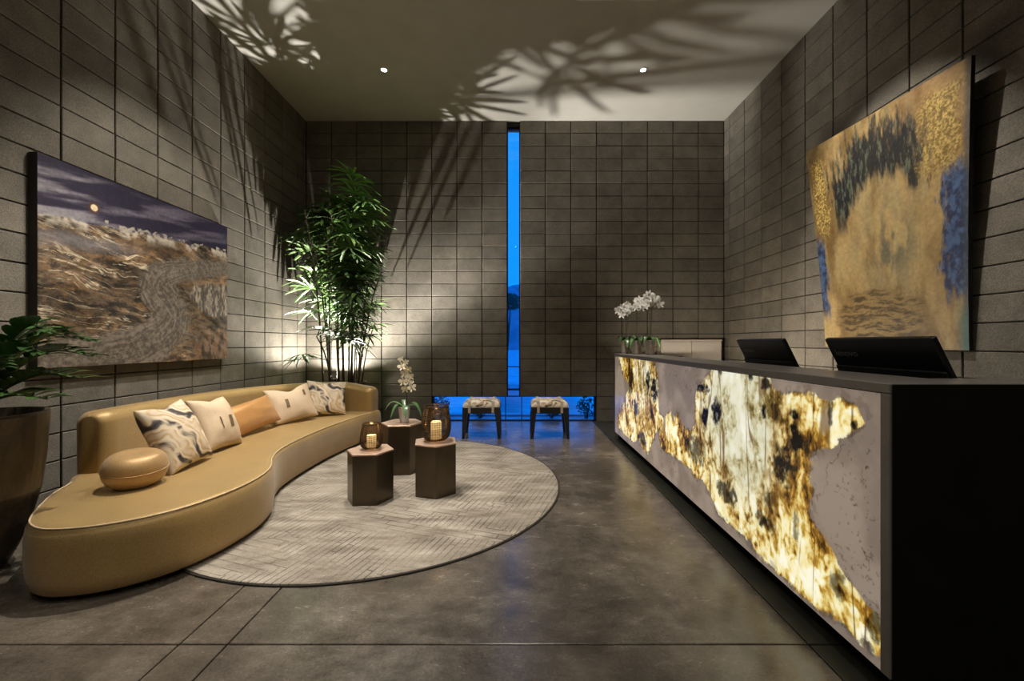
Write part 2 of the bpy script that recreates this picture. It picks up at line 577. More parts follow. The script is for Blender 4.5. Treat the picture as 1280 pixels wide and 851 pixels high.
M['lip'] = simple('orchid_lip', (0.75, 0.55, 0.18), 0.5)
M['white_pot'] = simple('white_glaze', (0.80, 0.78, 0.74), 0.25, var=0.03)
M['grey_pot'] = simple('stone_pot', (0.46, 0.40, 0.34), 0.7, var=0.2, scale=40, bstr=0.2)
M['soil'] = simple('bark_soil', (0.035, 0.024, 0.016), 0.95, var=0.6, scale=60, bstr=0.8)
def big_pot():
    m, nt, b, _ = new_mat('bronze_glaze_planter')
    v = obj_vec(nt)
    f = noise(nt, mapping(nt, v, (1, 1, 0.4)), 6, 6, 0.7, 0.8)
    nt.links.new(ramp(nt, f, [(0.3, (0.042, 0.033, 0.022)), (0.55, (0.115, 0.09, 0.06)), (0.75, (0.21, 0.165, 0.11))]), b.inputs['Base Color'])
    b.inputs['Metallic'].default_value = 0.35
    b.inputs['Roughness'].default_value = 0.42
    bump(nt, b, f, 0.2, 0.01)
    return m
M['planter'] = big_pot()

def vcol(name, rough=0.6, bump_noise=True, glow_attr=None, spec=0.4):
    m, nt, b, _ = new_mat(name)
    a = N(nt, 'ShaderNodeAttribute', attribute_name='Col')
    nt.links.new(a.outputs['Color'], b.inputs['Base Color'])
    b.inputs['Roughness'].default_value = rough
    b.inputs['Specular IOR Level'].default_value = spec
    if bump_noise:
        bump(nt, b, noise(nt, obj_vec(nt), 90, 5, 0.7), 0.35, 0.006)
    if glow_attr:
        g = N(nt, 'ShaderNodeAttribute', attribute_name=glow_attr)
        nt.links.new(a.outputs['Color'], b.inputs['Emission Color'])
        nt.links.new(g.outputs['Fac'], b.inputs['Emission Strength'])
    return m
M['paint'] = vcol('oil_paint', 0.5)
M['paint_gold'] = vcol('gilded_paint', 0.45)
M['onyx'] = vcol('backlit_onyx', 0.25, False, 'glow', 0.5)
M['canvas_edge'] = simple('dark_canvas_edge', (0.014, 0.012, 0.012), 0.6)
M['desk_grey'] = simple('grey_solid_surface', (0.185, 0.170, 0.160), 0.30, var=0.06, scale=40)
M['desk_dark'] = simple('black_brown_panel', (0.0075, 0.0070, 0.0035), 0.55, var=0.25, scale=8, spec=0.2)
M['black_plastic'] = simple('black_plastic', (0.008, 0.009, 0.011), 0.32, var=0.1)
M['black_plastic_band'] = simple('matte_black_plastic', (0.016, 0.017, 0.019), 0.55, var=0.1)
M['logo'] = simple('grey_print', (0.22, 0.23, 0.25), 0.5)
M['screen'] = simple('dark_screen', (0.006, 0.007, 0.010), 0.1)
M['cabinet'] = simple('pale_laminate', (0.58, 0.53, 0.47), 0.45, var=0.04)
M['terrace'] = simple('terrace_stone', (0.62, 0.66, 0.72), 0.4, var=0.25, scale=1.5)
def water():
    m, nt, b, _ = new_mat('pool_water')
    v = pos_vec(nt)
    f = noise(nt, mapping(nt, v, (1, 2.5, 1)), 2.5, 4, 0.6)
    nt.links.new(ramp(nt, f, [(0.3, (0.22, 0.46, 0.62)), (0.7, (0.40, 0.72, 0.75))]), b.inputs['Base Color'])
    b.inputs['Roughness'].default_value = 0.06
    b.inputs['IOR'].default_value = 1.9
    bump(nt, b, f, 0.15, 0.03)
    return m
M['water'] = water()
M['rock'] = simple('mountain_rock', (0.46, 0.34, 0.42), 0.95, var=0.4, scale=0.2)
M['shrub'] = leaf('desert_shrub', (0.03, 0.055, 0.03), (0.10, 0.16, 0.08), 0.6)

# ================================================================== the room shell
WL, WR, WB, HC = -3.393, 3.363, 6.52, 4.864      # left, right, back wall faces and ceiling height
REAR = -3.6
NCOURSE = 24
CH = HC / NCOURSE
SX0, SX1 = -0.142, 0.063                          # the slot window
LX0, LX1, LZ = SX0 - 3 * 0.4064, SX1 + 3 * 0.4125, 2 * CH   # the low window
SLOT_TOP = HC - 0.075

def structure(o):
    o['kind'] = 'structure'
    return o

_block_cache = {}
def block_mesh(w, h):
    k = (round(w, 4), round(h, 4))
    if k in _block_cache: return _block_cache[k]
    gx, gz, c = 0.0065, 0.0045, 0.004
    a, t0, t1 = w / 2 - gx, gz, h - gz
    v = [(-a, 0.05, t0), (a, 0.05, t0), (a, 0.05, t1), (-a, 0.05, t1),
         (-a, c, t0), (a, c, t0), (a, c, t1), (-a, c, t1),
         (-a + c, 0, t0 + c), (a - c, 0, t0 + c), (a - c, 0, t1 - c), (-a + c, 0, t1 - c)]
    f = [(8, 9, 10, 11)]
    for i in range(4):
        j = (i + 1) % 4
        f.append((i, j, j + 4, i + 4)); f.append((i + 4, j + 4, j + 8, i + 8))
    me = bpy.data.meshes.new('concrete_block')
    me.from_pydata(v, [], f); me.update()
    me.materials.append(M['block'])
    _block_cache[k] = me
    return me

def lay_blocks(wall, cells, keep, to_world, rz):
    """cells: (u centre, z, width); keep(i, cell) says whether the block is an object of its own"""
    rest_v, rest_f, rest_r = [], [], []
    R = Matrix.Rotation(rz, 3, 'Z')
    for i, (u, z, w) in enumerate(cells):
        me = block_mesh(w, CH)
        x, y = to_world(u)
        out = R @ Vector((0, -1, 0)) * random.uniform(-0.0012, 0.0022)
        loc = Vector((x, y, z)) + out
        if keep(i, (u, z, w)):
            o = bpy.data.objects.new('concrete_block', me)
            C.objects.link(o)
            o.parent = wall
            o.location = loc
            o.rotation_euler = (0, 0, rz)
        else:
            n = len(rest_v)
            rest_v += [tuple(R @ vv.co + loc) for vv in me.vertices]
            rest_f += [tuple(k + n for k in p.vertices) for p in me.polygons]
            rest_r += [random.random()] * len(me.vertices)
    if rest_v:
        me = bpy.data.meshes.new('concrete_block_courses')
        me.from_pydata(rest_v, [], rest_f); me.update()
        at = me.attributes.new('rnd', 'FLOAT', 'POINT')
        at.data.foreach_set('value', rest_r)
        o = link_mesh('concrete_block_courses', me, M['block'], wall)
        o['kind'] = 'stuff'

# ---- floor: saw-cut concrete slabs over a dark bed
floor = structure(MB().box(WL - 0.3, WR + 0.3, REAR - 0.2, WB + 0.22, -0.12, -0.016).build('floor', M['joint']))
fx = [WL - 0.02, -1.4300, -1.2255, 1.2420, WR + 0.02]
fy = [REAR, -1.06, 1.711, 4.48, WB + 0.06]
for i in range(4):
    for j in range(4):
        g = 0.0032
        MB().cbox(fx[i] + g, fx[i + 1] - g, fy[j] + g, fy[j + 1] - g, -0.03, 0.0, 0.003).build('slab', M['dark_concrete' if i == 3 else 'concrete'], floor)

ceiling = structure(MB().box(WL - 0.3, WR + 0.3, REAR - 0.2, WB + 0.3, HC, HC + 0.2).build('ceiling', M['plaster']))

# ---- back wall with the slot and the low window left open
wb = MB()
y0, y1 = WB + 0.018, WB + 0.22
wb.box(WL - 0.3, SX0 + 0.004, y0, y1, LZ + 0.004, HC)
wb.box(SX1 - 0.004, WR + 0.3, y0, y1, LZ + 0.004, HC)
wb.box(WL - 0.3, LX0 + 0.004, y0, y1, 0, LZ + 0.004)
wb.box(LX1 - 0.004, WR + 0.3, y0, y1, 0, LZ + 0.004)
wb.box(SX0 + 0.004, SX1 - 0.004, y0 + 0.02, y1, SLOT_TOP, HC)
wall_back = structure(wb.build('wall_back', M['mortar']))
cells = []
for c in range(8):
    for r in range(NCOURSE):
        if not (c >= 5 and r < 2): cells.append((SX0 - (8 - c - 0.5) * 0.4064, r * CH, 0.4064))
        if not (c < 3 and r < 2): cells.append((SX1 + (c + 0.5) * 0.4125, r * CH, 0.4125))
def keep_back(i, cell):
    u, z, w = cell
    r = round(z / CH)
    if u > SX1 + 4 * 0.4125 and r < 5: return False                       # behind the desk
    if u < SX0 - 5 * 0.4064 and r < 3: return False                       # behind the sofa
    if u < SX0 - 6 * 0.4064 and 3 <= r < 20: return False                 # behind the palm
    if u < SX0 - 5 * 0.4064 and 8 <= r < 17: return False
    return True
lay_blocks(wall_back, cells, keep_back, lambda u: (u, WB), 0)

# ---- side walls
wall_left = structure(MB().box(WL - 0.3, WL - 0.018, REAR, WB + 0.018, 0, HC).build('wall_left', M['mortar']))
cells, y = [], WB
w = 0.26
while y > REAR:
    for r in range(NCOURSE): cells.append((y - w / 2, r * CH, w))
    y -= w; w = 0.4064
lay_blocks(wall_left, cells, lambda i, c: c[0] > 2.25, lambda u: (WL, u), math.pi / 2)
wall_right = structure(MB().box(WR + 0.018, WR + 0.3, REAR, WB + 0.018, 0, HC).build('wall_right', M['mortar']))
cells, y = [], WB
w = 0.168
while y > REAR:
    for r in range(NCOURSE): cells.append((y - w / 2, r * CH, w))
    y -= w; w = 0.4145
lay_blocks(wall_right, cells, lambda i, c: c[0] > 2.3, lambda u: (WR, u), -math.pi / 2)
structure(MB().box(WL - 0.3, WR + 0.3, REAR - 0.2, REAR, 0, HC).build('wall_rear', M['rear_plaster']))

# ---- windows
wy = WB + 0.10
win = structure(thing('window_1', None, None, ((SX0 + SX1) / 2, wy, LZ)))
MB().box(SX0 + 0.004, SX1 - 0.004, wy - 0.004, wy + 0.004, LZ, SLOT_TOP).build('pane', M['glass'], win, world=True)
fr = MB()
fr.cbox(SX0 - 0.004, SX0 + 0.012, wy - 0.02, wy + 0.02, LZ, SLOT_TOP, 0.003)
fr.cbox(SX1 - 0.012, SX1 + 0.004, wy - 0.02, wy + 0.02, LZ, SLOT_TOP, 0.003)
fr.cbox(SX0 + 0.012, SX1 - 0.012, wy - 0.02, wy + 0.02, SLOT_TOP - 0.02, SLOT_TOP, 0.003)
fr.build('window_frame', M['frame'], win, world=True)
MB().cbox(SX0 + 0.012, SX1 - 0.012, wy - 0.02, wy + 0.02, LZ + 0.09, LZ + 0.12, 0.003).build('glazing_bar', M['frame'], win, world=True)
MB().cbox(SX0 + 0.012, SX1 - 0.012, wy - 0.02, wy + 0.02, LZ + 0.47, LZ + 0.485, 0.003).build('glazing_bar', M['frame'], win, world=True)
win2 = structure(thing('window_2', None, None, (0, wy, 0)))
for a, b_ in ((LX0, SX0 - 0.03), (SX0 - 0.03, SX1 + 0.03), (SX1 + 0.03, LX1)):
    MB().box(a + 0.006, b_ - 0.006, wy - 0.004, wy + 0.004, 0.012, LZ - 0.012).build('pane', M['glass'], win2, world=True)
fr = MB()
fr.cbox(LX0 - 0.004, LX1 + 0.004, wy - 0.02, wy + 0.02, LZ - 0.014, LZ + 0.004, 0.003)
fr.cbox(LX0 - 0.004, LX1 + 0.004, wy - 0.02, wy + 0.02, 0.0, 0.016, 0.003)
for a in (LX0, LX1 - 0.014, SX0 - 0.036, SX1 + 0.024):
    fr.cbox(a, a + 0.014, wy - 0.02, wy + 0.02, 0.016, LZ - 0.014, 0.003)
fr.build('window_frame', M['frame'], win2, world=True)

# ================================================================== outside: terrace, planting, mountain at dusk
structure(MB().box(-60, 60, WB + 0.24, 120, -0.4, -0.03).build('terrace', M['terrace']))
pool = thing('reflecting_pool', 'added reflecting pool on the terrace just outside the low window', 'pool', (0, 9.6, -0.03))  # water added so sky blue reflects in through the low window
MB().cbox(-6, 6, 7.15, 7.35, -0.03, 0.0, 0.01).build('coping', M['terrace'], pool, world=True)
MB().cbox(-6, 6, 12.4, 12.6, -0.03, 0.0, 0.01).build('coping', M['terrace'], pool, world=True)
MB().box(-6, 6, 7.35, 12.4, -0.03, -0.012).build('water', M['water'], pool, world=True)
def mountain():
    n, m = 90, 30
    xs = np.linspace(-70, 70, n); ys = np.linspace(70, 112, m)
    X, Y = np.meshgrid(xs, ys, indexing='ij')
    r = fbm(X * 0.05 + 3, Y * 0.05, 2, 5)
    prof = np.sin(np.clip((Y - 70) / 42, 0, 1) * math.pi) ** 0.8
    ridge = 0.55 + 0.45 * np.cos((X + 2) * 0.09) + 0.35 * np.cos(X * 0.31)
    Z = prof * (4 + 14 * r * np.clip(ridge, 0.2, 2)) - 0.4
    me = grid_mesh('mountain', np.stack([X, Y, Z], -1), sm=False)
    o = link_mesh('mountain', me, M['rock'])
    tag(o, 'purple rocky mountain ridge far beyond the slot window', 'mountain')
mountain()
def leaf_cloud(mb, c, rx, rz, n, s, rng):
    for _ in range(n):
        while True:
            d = Vector((rng.uniform(-1, 1), rng.uniform(-1, 1), rng.uniform(-1, 1)))
            if d.length <= 1: break
        p = Vector(c) + Vector((d.x * rx, d.y * rx, d.z * rz))
        a = Vector((rng.uniform(-1, 1), rng.uniform(-1, 1), rng.uniform(-0.6, 1))).normalized()
        b = a.cross(Vector((rng.uniform(-1, 1), rng.uniform(-1, 1), rng.uniform(-1, 1)))).normalized()
        mb.add([p - a * s, p + b * s * 0.35, p + a * s, p - b * s * 0.35], [(0, 1, 2, 3)])
def outside_plant(name, label, cat, x, y, h, rx, n, s, trunk, group):
    rng = random.Random(int(x * 100) + int(y * 10))
    t = thing(name, label, cat, (x, y, -0.03), 0, group)
    st = MB()
    for k in range(3):
        a = k * 2.1 + x
        st.tube([(0.02 * math.cos(a), 0.02 * math.sin(a), 0), (0.2 * rx * math.cos(a), 0.2 * rx * math.sin(a), h * 0.35),
                 (0.45 * rx * math.cos(a), 0.45 * rx * math.sin(a), h * 0.75)], [trunk, trunk * 0.7, trunk * 0.3], 6)
    st.build('trunk' if trunk > 0.05 else 'stem', M['cane'], t)
    mb = MB()
    lo = 0.72 if trunk > 0.05 else 0.08
    leaf_cloud(mb, (0, 0, h * (1 + lo) / 2), rx, h * (1 - lo) / 2, n, s, rng)
    f = mb.build('foliage', M['shrub'], t)
    f['kind'] = 'stuff'
outside_plant('tree', 'dark green tree standing before the mountain outside', 'tree', -0.9, 40, 6.2, 1.5, 700, 0.22, 0.10, None)
outside_plant('tree', 'broad green tree beside the far end of the terrace', 'tree', 4.6, 38, 5.4, 1.7, 700, 0.22, 0.12, None)
for i, (x, y, h) in enumerate([(-1.30, 6.98, 0.42), (-0.62, 7.0, 0.30), (0.62, 7.0, 0.28), (1.22, 6.98, 0.40)]):
    outside_plant('shrub', 'low leafy shrub on the terrace outside the low window', 'shrub', x, y, h, 0.17, 160, 0.04, 0.012, 'shrubs on the terrace')

# ================================================================== lamps in the ceiling
def spot_light(name, parent, energy, target, size, blend, color=WARM, loc=(0, 0, -0.03), radius=0.04):
    ld = bpy.data.lights.new(name, 'SPOT')
    ld.energy = energy; ld.color = color
    ld.spot_size = math.radians(size); ld.spot_blend = blend
    ld.shadow_soft_size = radius
    o = bpy.data.objects.new(name, ld)
    C.objects.link(o)
    o.parent = parent
    o.location = loc
    d = Vector(target) - (parent.location + Vector(loc))
    o.rotation_euler = d.to_track_quat('-Z', 'Y').to_euler()
    return o
def downlight(x, y, energy, target, size, label, group=None, blend=0.6, color=WARM):
    t = thing('downlight', label, 'ceiling light', (x, y, HC), 0, group)
    MB().lathe([(0.032, -0.001), (0.034, -0.009), (0.052, -0.008), (0.056, -0.003), (0.057, 0.0)], 28, cap0=False, cap1=False).build('trim_ring', M['white_metal'], t, sm=True)
    MB().lathe([(0.001, -0.004), (0.020, -0.005), (0.031, -0.003)], 24, cap1=False).build('lens', M['lens'], t, sm=True)
    spot_light('beam', t, energy, target, size, blend, color)
    return t
downlight(-1.734, 5.297, SPOT_W['seen'] * 0.7, (-1.3, 4.9, 0), 84, 'small bright recessed downlight in the ceiling beside the leaf shadows')
downlight(1.671, 5.297, SPOT_W['seen'] * 0.7, (1.5, 4.75, 1.5), 60, 'small bright recessed downlight in the clear ceiling above the reception desk')
UNSEEN = 'unseen recessed downlight with white trim in the ceiling above the front of the lobby'
GU = 'downlights above the front of the lobby'
downlight(-1.73, 3.05, SPOT_W['sofa'], (-2.25, 3.0, 0.4), 62, UNSEEN, GU)
downlight(-1.20, 3.95, SPOT_W['table'], (-0.85, 3.9, 0), 62, UNSEEN, GU)
downlight(-1.10, 3.55, SPOT_W['paint_l'], (-3.35, 3.7, 1.8), 48, UNSEEN, GU)
downlight(1.67, 3.55, SPOT_W['paint_r'], (3.3, 3.6, 2.2), 48, UNSEEN, GU)
downlight(0.9, 4.02, 240, (1.52, 5.0, 1.55), 34, UNSEEN, GU, 0.9)  # lamp added out of view to brighten the desk orchids
downlight(-1.45, 3.95, 260, (-2.45, 5.75, 2.2), 36, UNSEEN, GU, 0.9)  # unseen accent added to light the palm from the front
downlight(0.3, 2.6, SPOT_W['front'], (0.2, 2.2, 0), 80, UNSEEN, GU)  # unseen fill lamp added over the front of the room
downlight(-1.7, 0.2, SPOT_W['rear'], (-1.7, 0.6, 0), 110, UNSEEN, GU)  # this and the next two: unseen lamps added for ambient bounce
downlight(1.7, 0.2, SPOT_W['rear'], (1.2, 0.6, 0), 110, UNSEEN, GU)
downlight(0.0, -1.8, SPOT_W['rear'], (0, -1.6, 0), 110, UNSEEN, GU)

for (xa, xb, lab) in ((0.636, 1.055, 'longer white light slot set flush in the ceiling above the desk'),
                      (1.190, 1.480, 'shorter white light slot set flush in the ceiling beside the longer slot')):
    t = thing('ceiling_slot_light', lab, 'ceiling light', ((xa + xb) / 2, 4.13, HC))
    h = (xb - xa) / 2
    f_ = MB()
    f_.cbox(-h, h, -0.095, -0.08, -0.008, 0, 0.002); f_.cbox(-h, h, 0.08, 0.095, -0.008, 0, 0.002)
    f_.cbox(-h, -h + 0.015, -0.08, 0.08, -0.008, 0, 0.002); f_.cbox(h - 0.015, h, -0.08, 0.08, -0.008, 0, 0.002)
    f_.build('frame', M['white_metal'], t)
    MB().box(-h + 0.015, h - 0.015, -0.08, 0.08, -0.004, 0).build('diffuser', M['vent'], t)

# ================================================================== reception desk with the backlit onyx front
DX, DY0, DY1, DZ = 1.310, 1.408, 5.370, 1.136
LEDGE = 1.655
desk = thing('reception_desk', 'long reception desk with glowing gold and cream onyx front and grey top', 'reception desk', (1.75, 3.4, 0))
D = dict(parent=desk, world=True)
MB().cbox(DX - 0.004, LEDGE, DY0, DY1, DZ - 0.036, DZ, 0.003).build('countertop', M['desk_grey'], **D)
MB().cbox(LEDGE, 2.30, DY0, 1.62, DZ - 0.036, DZ, 0.003).build('end_top', M['desk_grey'], **D)
MB().cbox(DX - 0.004, DX + 0.05, DY0, DY0 + 0.040, 0.10, DZ - 0.0365, 0.003).build('end_frame', M['desk_grey'], **D)
MB().cbox(DX - 0.004, DX + 0.05, DY1 - 0.035, DY1, 0.10, DZ - 0.0365, 0.003).build('end_frame', M['black_wood'], **D)
MB().cbox(DX + 0.002, 2.298, DY0 - 0.006, DY0 + 0.0, 0.03, DZ - 0.002, 0.002).build('end_panel', M['desk_dark'], **D)
MB().box(DX + 0.052, 2.298, DY0 + 0.001, DY0 + 0.06, 0.03, DZ - 0.037).build('end_core', M['desk_dark'], **D)
MB().box(DX + 0.052, 2.20, DY1 - 0.04, DY1, 0.0, DZ - 0.037).build('end_panel', M['desk_dark'], **D)
MB().box(DX + 0.012, DX + 0.09, DY0 + 0.062, DY1 - 0.042, 0.10, DZ - 0.037).build('light_box', M['desk_dark'], **D)
MB().box(DX + 0.13, DX + 0.16, DY0 + 0.062, DY1 - 0.042, 0.0, 0.10).build('toe_kick', M['desk_dark'], **D)
MB().cbox(DX + 0.092, 2.20, DY0 + 0.062, DY1 - 0.042, 0.715, 0.75, 0.003).build('worktop', M['desk_grey'], **D)
MB().box(LEDGE - 0.05, LEDGE - 0.02, 4.2, DY1 - 0.1, DZ - 0.046, DZ - 0.037).build('task_light', M['strip'], **D)
ld = bpy.data.lights.new('task_light_beam', 'AREA'); ld.shape = 'RECTANGLE'; ld.size = 1.0; ld.size_y = 0.03; ld.energy = 28; ld.color = (1.0, 0.86, 0.68)
lo = bpy.data.objects.new('task_light_beam', ld); C.objects.link(lo); lo.parent = desk
lo.location = (LEDGE - 0.015 - 1.75, 4.72 - 3.4, DZ - 0.055); lo.rotation_euler = Vector((0.85, 0.35, 0.0)).to_track_quat('-Z', 'Y').to_euler()
for yy in (2.3, 3.3, 4.3):
    MB().box(DX + 0.092, LEDGE - 0.06, yy - 0.012, yy + 0.012, 0.751, DZ - 0.037).build('ledge_bracket', M['desk_dark'], **D)

def onyx():
    ya, yb, za, zb = DY0 + 0.041, DY1 - 0.036, 0.102, DZ - 0.0385
    n, m = 640, 210
    s = 1 / np.linspace(1 / ya, 1 / yb, n)
    z = np.linspace(za, zb, m)
    S, Z = np.meshgrid(s, z, indexing='ij')
    def face(px, py):
        d = DX * FPX / (px - VX)
        return d, CAMZ - (py - VY) * d / FPX
    big = [(892, 455), (961, 462), (964, 486), (980, 492), (991, 486), (1006, 490), (1024, 496), (1036, 504), (1048, 497), (1072, 513), (1084, 527), (1062, 542),
           (1041, 558), (1015, 567), (1015, 584), (1006, 592), (1016, 605), (1015, 647), (1030, 671), (1043, 696),
           (1060, 720), (1076, 747), (1108, 778), (1108, 826), (1095, 823), (1077, 806), (1057, 781), (1030, 768), (981, 723),
           (948, 694), (938, 674), (915, 656), (897, 642), (890, 622), (881, 602), (865, 592), (854, 579), (840, 567), (826, 560),
           (823, 542), (823, 526), (832, 524), (837, 512), (841, 525), (848, 513), (852, 530), (864, 541), (869, 530), (868, 495), (872, 482), (880, 478)]
    left = [(774, 440), (816, 445), (822, 470), (824, 516), (830, 522), (822, 536), (813, 557), (808, 568), (802, 558),
            (798, 550), (790, 552), (772, 534), (773, 518), (782, 496), (786, 480), (776, 464)]
    pb = [face(*p) for p in big]; pl = [face(*p) for p in left]
    soft = np.zeros(S.shape)
    K = 6
    for k in range(K):
        wx = (fbm(S * 9, Z * 9, 5 + k * 0.13, 4) - 0.5) * (0.05 + 0.030 * k) * (0.6 + S * 0.25)
        wz = (fbm(S * 9, Z * 9, 9 + k * 0.17, 4) - 0.5) * (0.05 + 0.030 * k)
        soft += inpoly(S + wx, Z + wz, pb) | inpoly(S + wx, Z + wz, pl)
    soft /= K
    # plain grey stone with cracks
    sx, zx = S * 1.0, Z
    g = fbm(sx * 6, zx * 6, 1, 5)
    grey = mixc(col(142, 128, 116)[None, None] * np.ones(S.shape + (1,)), col(170, 154, 140)[None, None], sstep(0.3, 0.7, g))
    jag = (fbm(sx * 14, zx * 14, 31, 4) - 0.5) * 0.16
    crack = np.zeros(S.shape)
    for (ls, lz, hs, hz, wd) in ((1.47, 0.95, 1.60, 0.50, 1.0), (1.52, 0.92, 1.49, 0.28, 0.8), (1.60, 0.88, 1.78, 0.55, 0.8), (1.64, 0.60, 1.50, 0.74, 0.6), (1.78, 0.83, 1.76, 0.50, 0.6), (1.46, 0.66, 1.58, 0.33, 0.7),
                             (2.9, 0.98, 2.85, 0.45, 0.5), (3.2, 0.95, 3.3, 0.55, 0.5), (3.55, 0.98, 3.5, 0.60, 0.6), (3.0, 0.35, 3.4, 0.16, 0.4)):
        f_ = np.clip(((S - ls) * (hs - ls) + (Z - lz) * (hz - lz)) / ((hs - ls) ** 2 + (hz - lz) ** 2), 0, 1)
        dd = np.hypot(S + jag - ls - f_ * (hs - ls), Z + jag * 0.6 - lz - f_ * (hz - lz))
        crack = np.maximum(crack, wd * (1 - sstep(0.0012, 0.0045, dd)) * sstep(0.32, 0.55, fbm(sx * 12, zx * 12, 33 + ls, 2)))
    dots = sstep(0.70, 0.76, fbm(sx * 70, zx * 70, 51, 3)) * sstep(0.45, 0.6, fbm(sx * 5, zx * 5, 52, 2))
    grey = mixc(grey, col(52, 40, 30)[None, None], np.clip(crack * 0.85 + dots * 0.45, 0, 1))
    # glowing onyx: streaked grains
    wob = fbm(sx * 5, zx * 3, 61, 4) - 0.5
    str_ = fbm(sx * 26 + wob * 5, zx * 7 + wob * 4, 63, 5, 0.6)
    clump = fbm(sx * 7 + wob * 2, zx * 5, 67, 4)
    # pebble-like cells with a bright core
    csz = 15.0
    ux, uz = sx * csz + wob * 3.0, zx * csz * 0.75 + (fbm(sx * 6, zx * 6, 69, 3) - 0.5) * 3
    d1 = np.full(S.shape, 9.0); d2 = np.full(S.shape, 9.0)
    ix, iz = np.floor(ux).astype(int), np.floor(uz).astype(int)
    for a in (-1, 0, 1):
        for b in (-1, 0, 1):
            jx = _PERM[(ix + a) % 256, (iz + b) % 256]; jz = _PERM[(iz + b + 91) % 256, (ix + a + 37) % 256]
            dd = np.hypot(ix + a + jx - ux, iz + b + jz - uz)
            d2 = np.minimum(d2, np.maximum(d1, dd)); d1 = np.minimum(d1, dd)
    cell = sstep(-0.12, 0.65, d2 - d1)
    def billow(x, y, s, o):
        t_, a_, tt = 0, 1.0, 0
        for k in range(o):
            t_ = t_ + a_ * np.abs(2 * vnoise(x * 2 ** k, y * 2 ** k, s + 5.1 * k) - 1); tt += a_; a_ *= 0.55
        return t_ / tt
    w2 = fbm(sx * 14, zx * 12, 66, 4) - 0.5
    bil = np.clip(billow(sx * 9 + w2 * 1.6, zx * 6.5 + w2 * 1.6, 68, 4) * 1.9, 0, 1)
    grain = fbm(sx * 42 + wob * 6, zx * 30, 65, 4, 0.6)
    t = 0.30 * str_ + 0.34 * clump + 0.06 * cell + 0.26 * bil + 0.24 * grain
    t = (t - 0.60) * 2.5 + 0.37
    def f2(px, py): return face(px, py)
    # tone zones
    def blob(px, py, rx, rz):
        a, b = face(px, py)
        return np.exp(-(((S - a) / rx) ** 2 + ((Z - b) / rz) ** 2))
    cool = np.clip(blob(905, 520, 0.34, 0.42) + blob(930, 490, 0.30, 0.26) + blob(935, 560, 0.2, 0.3) + 0.7 * blob(805, 470, 0.3, 0.3), 0, 1)
    white = np.clip(blob(940, 640, 0.14, 0.16) + blob(990, 700, 0.13, 0.2) + blob(1025, 525, 0.06, 0.08) + blob(985, 500, .07, .06) + 0.7 * blob(1035, 740, 0.08, 0.12), 0, 1)
    amber = np.clip(blob(1000, 525, 0.20, 0.13) + blob(985, 545, 0.2, 0.12) + blob(1010, 600, 0.08, 0.13) + blob(925, 600, 0.13, 0.12) + 0.7 * blob(1060, 755, 0.10, 0.14) + 0.6 * blob(785, 530, 0.3, 0.15), 0, 1)
    t = t + 0.20 * white + cool * (0.16 - 0.25 * (t - 0.5)) - 0.13 * amber
    stops = [(0.0, (40, 26, 8)), (0.14, (92, 62, 18)), (0.28, (150, 104, 30)), (0.42, (198, 154, 58)), (0.56, (228, 202, 118)), (0.74, (246, 236, 182)), (1.0, (253, 250, 226))]
    ton = np.zeros(S.shape + (3,))
    for ch in range(3):
        ton[..., ch] = np.interp(t, [a for a, _ in stops], [lin(*c)[ch] for _, c in stops])
    coolc = np.zeros_like(ton)
    stops2 = [(0.0, (60, 48, 22)), (0.22, (136, 118, 62)), (0.40, (196, 190, 148)), (0.60, (216, 216, 192)), (1.0, (240, 240, 224))]
    for ch in range(3):
        coolc[..., ch] = np.interp(t, [a for a, _ in stops2], [lin(*c)[ch] for _, c in stops2])
    ton = mixc(ton, coolc, cool * 0.92)
    # thin vertical seams and dark inclusions
    seam = (1 - sstep(0.004, 0.02, np.abs(fbm(sx * 5.5 + 4, zx * 0.55, 71, 3) - 0.5))) * sstep(0.4, 0.6, fbm(sx * 6, zx * 3, 73, 2))
    seam2 = (1 - sstep(0.003, 0.016, np.abs(fbm(sx * 4.2 + 9, zx * 0.35, 77, 4) - 0.52))) * np.clip(cool * 1.3, 0, 1)
    ton = mixc(ton, col(120, 80, 28)[None, None], np.clip(seam * 0.8 + seam2 * 0.75, 0, 1))
    dark = np.zeros(S.shape)
    for (px, py, rx, rz, k) in [(874, 484, 0.10, 0.035, 1), (881, 518, 0.035, 0.07, 1), (895, 514, 0.045, 0.06, 1), (900, 462, 0.02, 0.03, .9), (938, 468, 0.02, .025, .9), (955, 515, 0.02, 0.028, 1),
                           (994, 517, 0.028, 0.022, 1), (995, 547, 0.034, 0.055, 1.0), (978, 582, 0.05, 0.075, 1.0), (974, 570, .025, .05, 1), (908, 616, 0.085, 0.05, 0.8), (956, 652, 0.05, 0.032, 0.9), (1068, 531, 0.014, 0.014, 1),
                           (957, 480, .03, .03, .9), (818, 485, 0.08, 0.10, 1), (810, 478, 0.05, 0.09, 1), (788, 475, 0.08, 0.14, 0.8), (795, 510, 0.06, 0.07, 0.8), (868, 560, 0.12, 0.08, 0.7), (803, 548, 0.10, 0.05, 0.8), (1047, 730, 0.03, 0.05, 0.6), (960, 625, .03, .05, .6), (995, 660, .02, .06, .5), (1092, 780, .03, .04, .7), (1038, 515, .012, .05, .7)]:
        a, b = face(px, py)
        q = ((S - a) / (rx * 1.3)) ** 2 + ((Z - b) / (rz * 1.25)) ** 2 + (fbm(S * 30, Z * 26, 81, 5, 0.65) - 0.5) * 3.2
        dark = np.maximum(dark, k * (1 - sstep(0.1, 1.5, q)))
    ton = mixc(ton, col(30, 22, 18)[None, None], np.clip(dark, 0, 1))
    # grey grain that mixes in along the rim
    rim = np.clip(1 - np.abs(soft - 0.45) / 0.42, 0, 1)
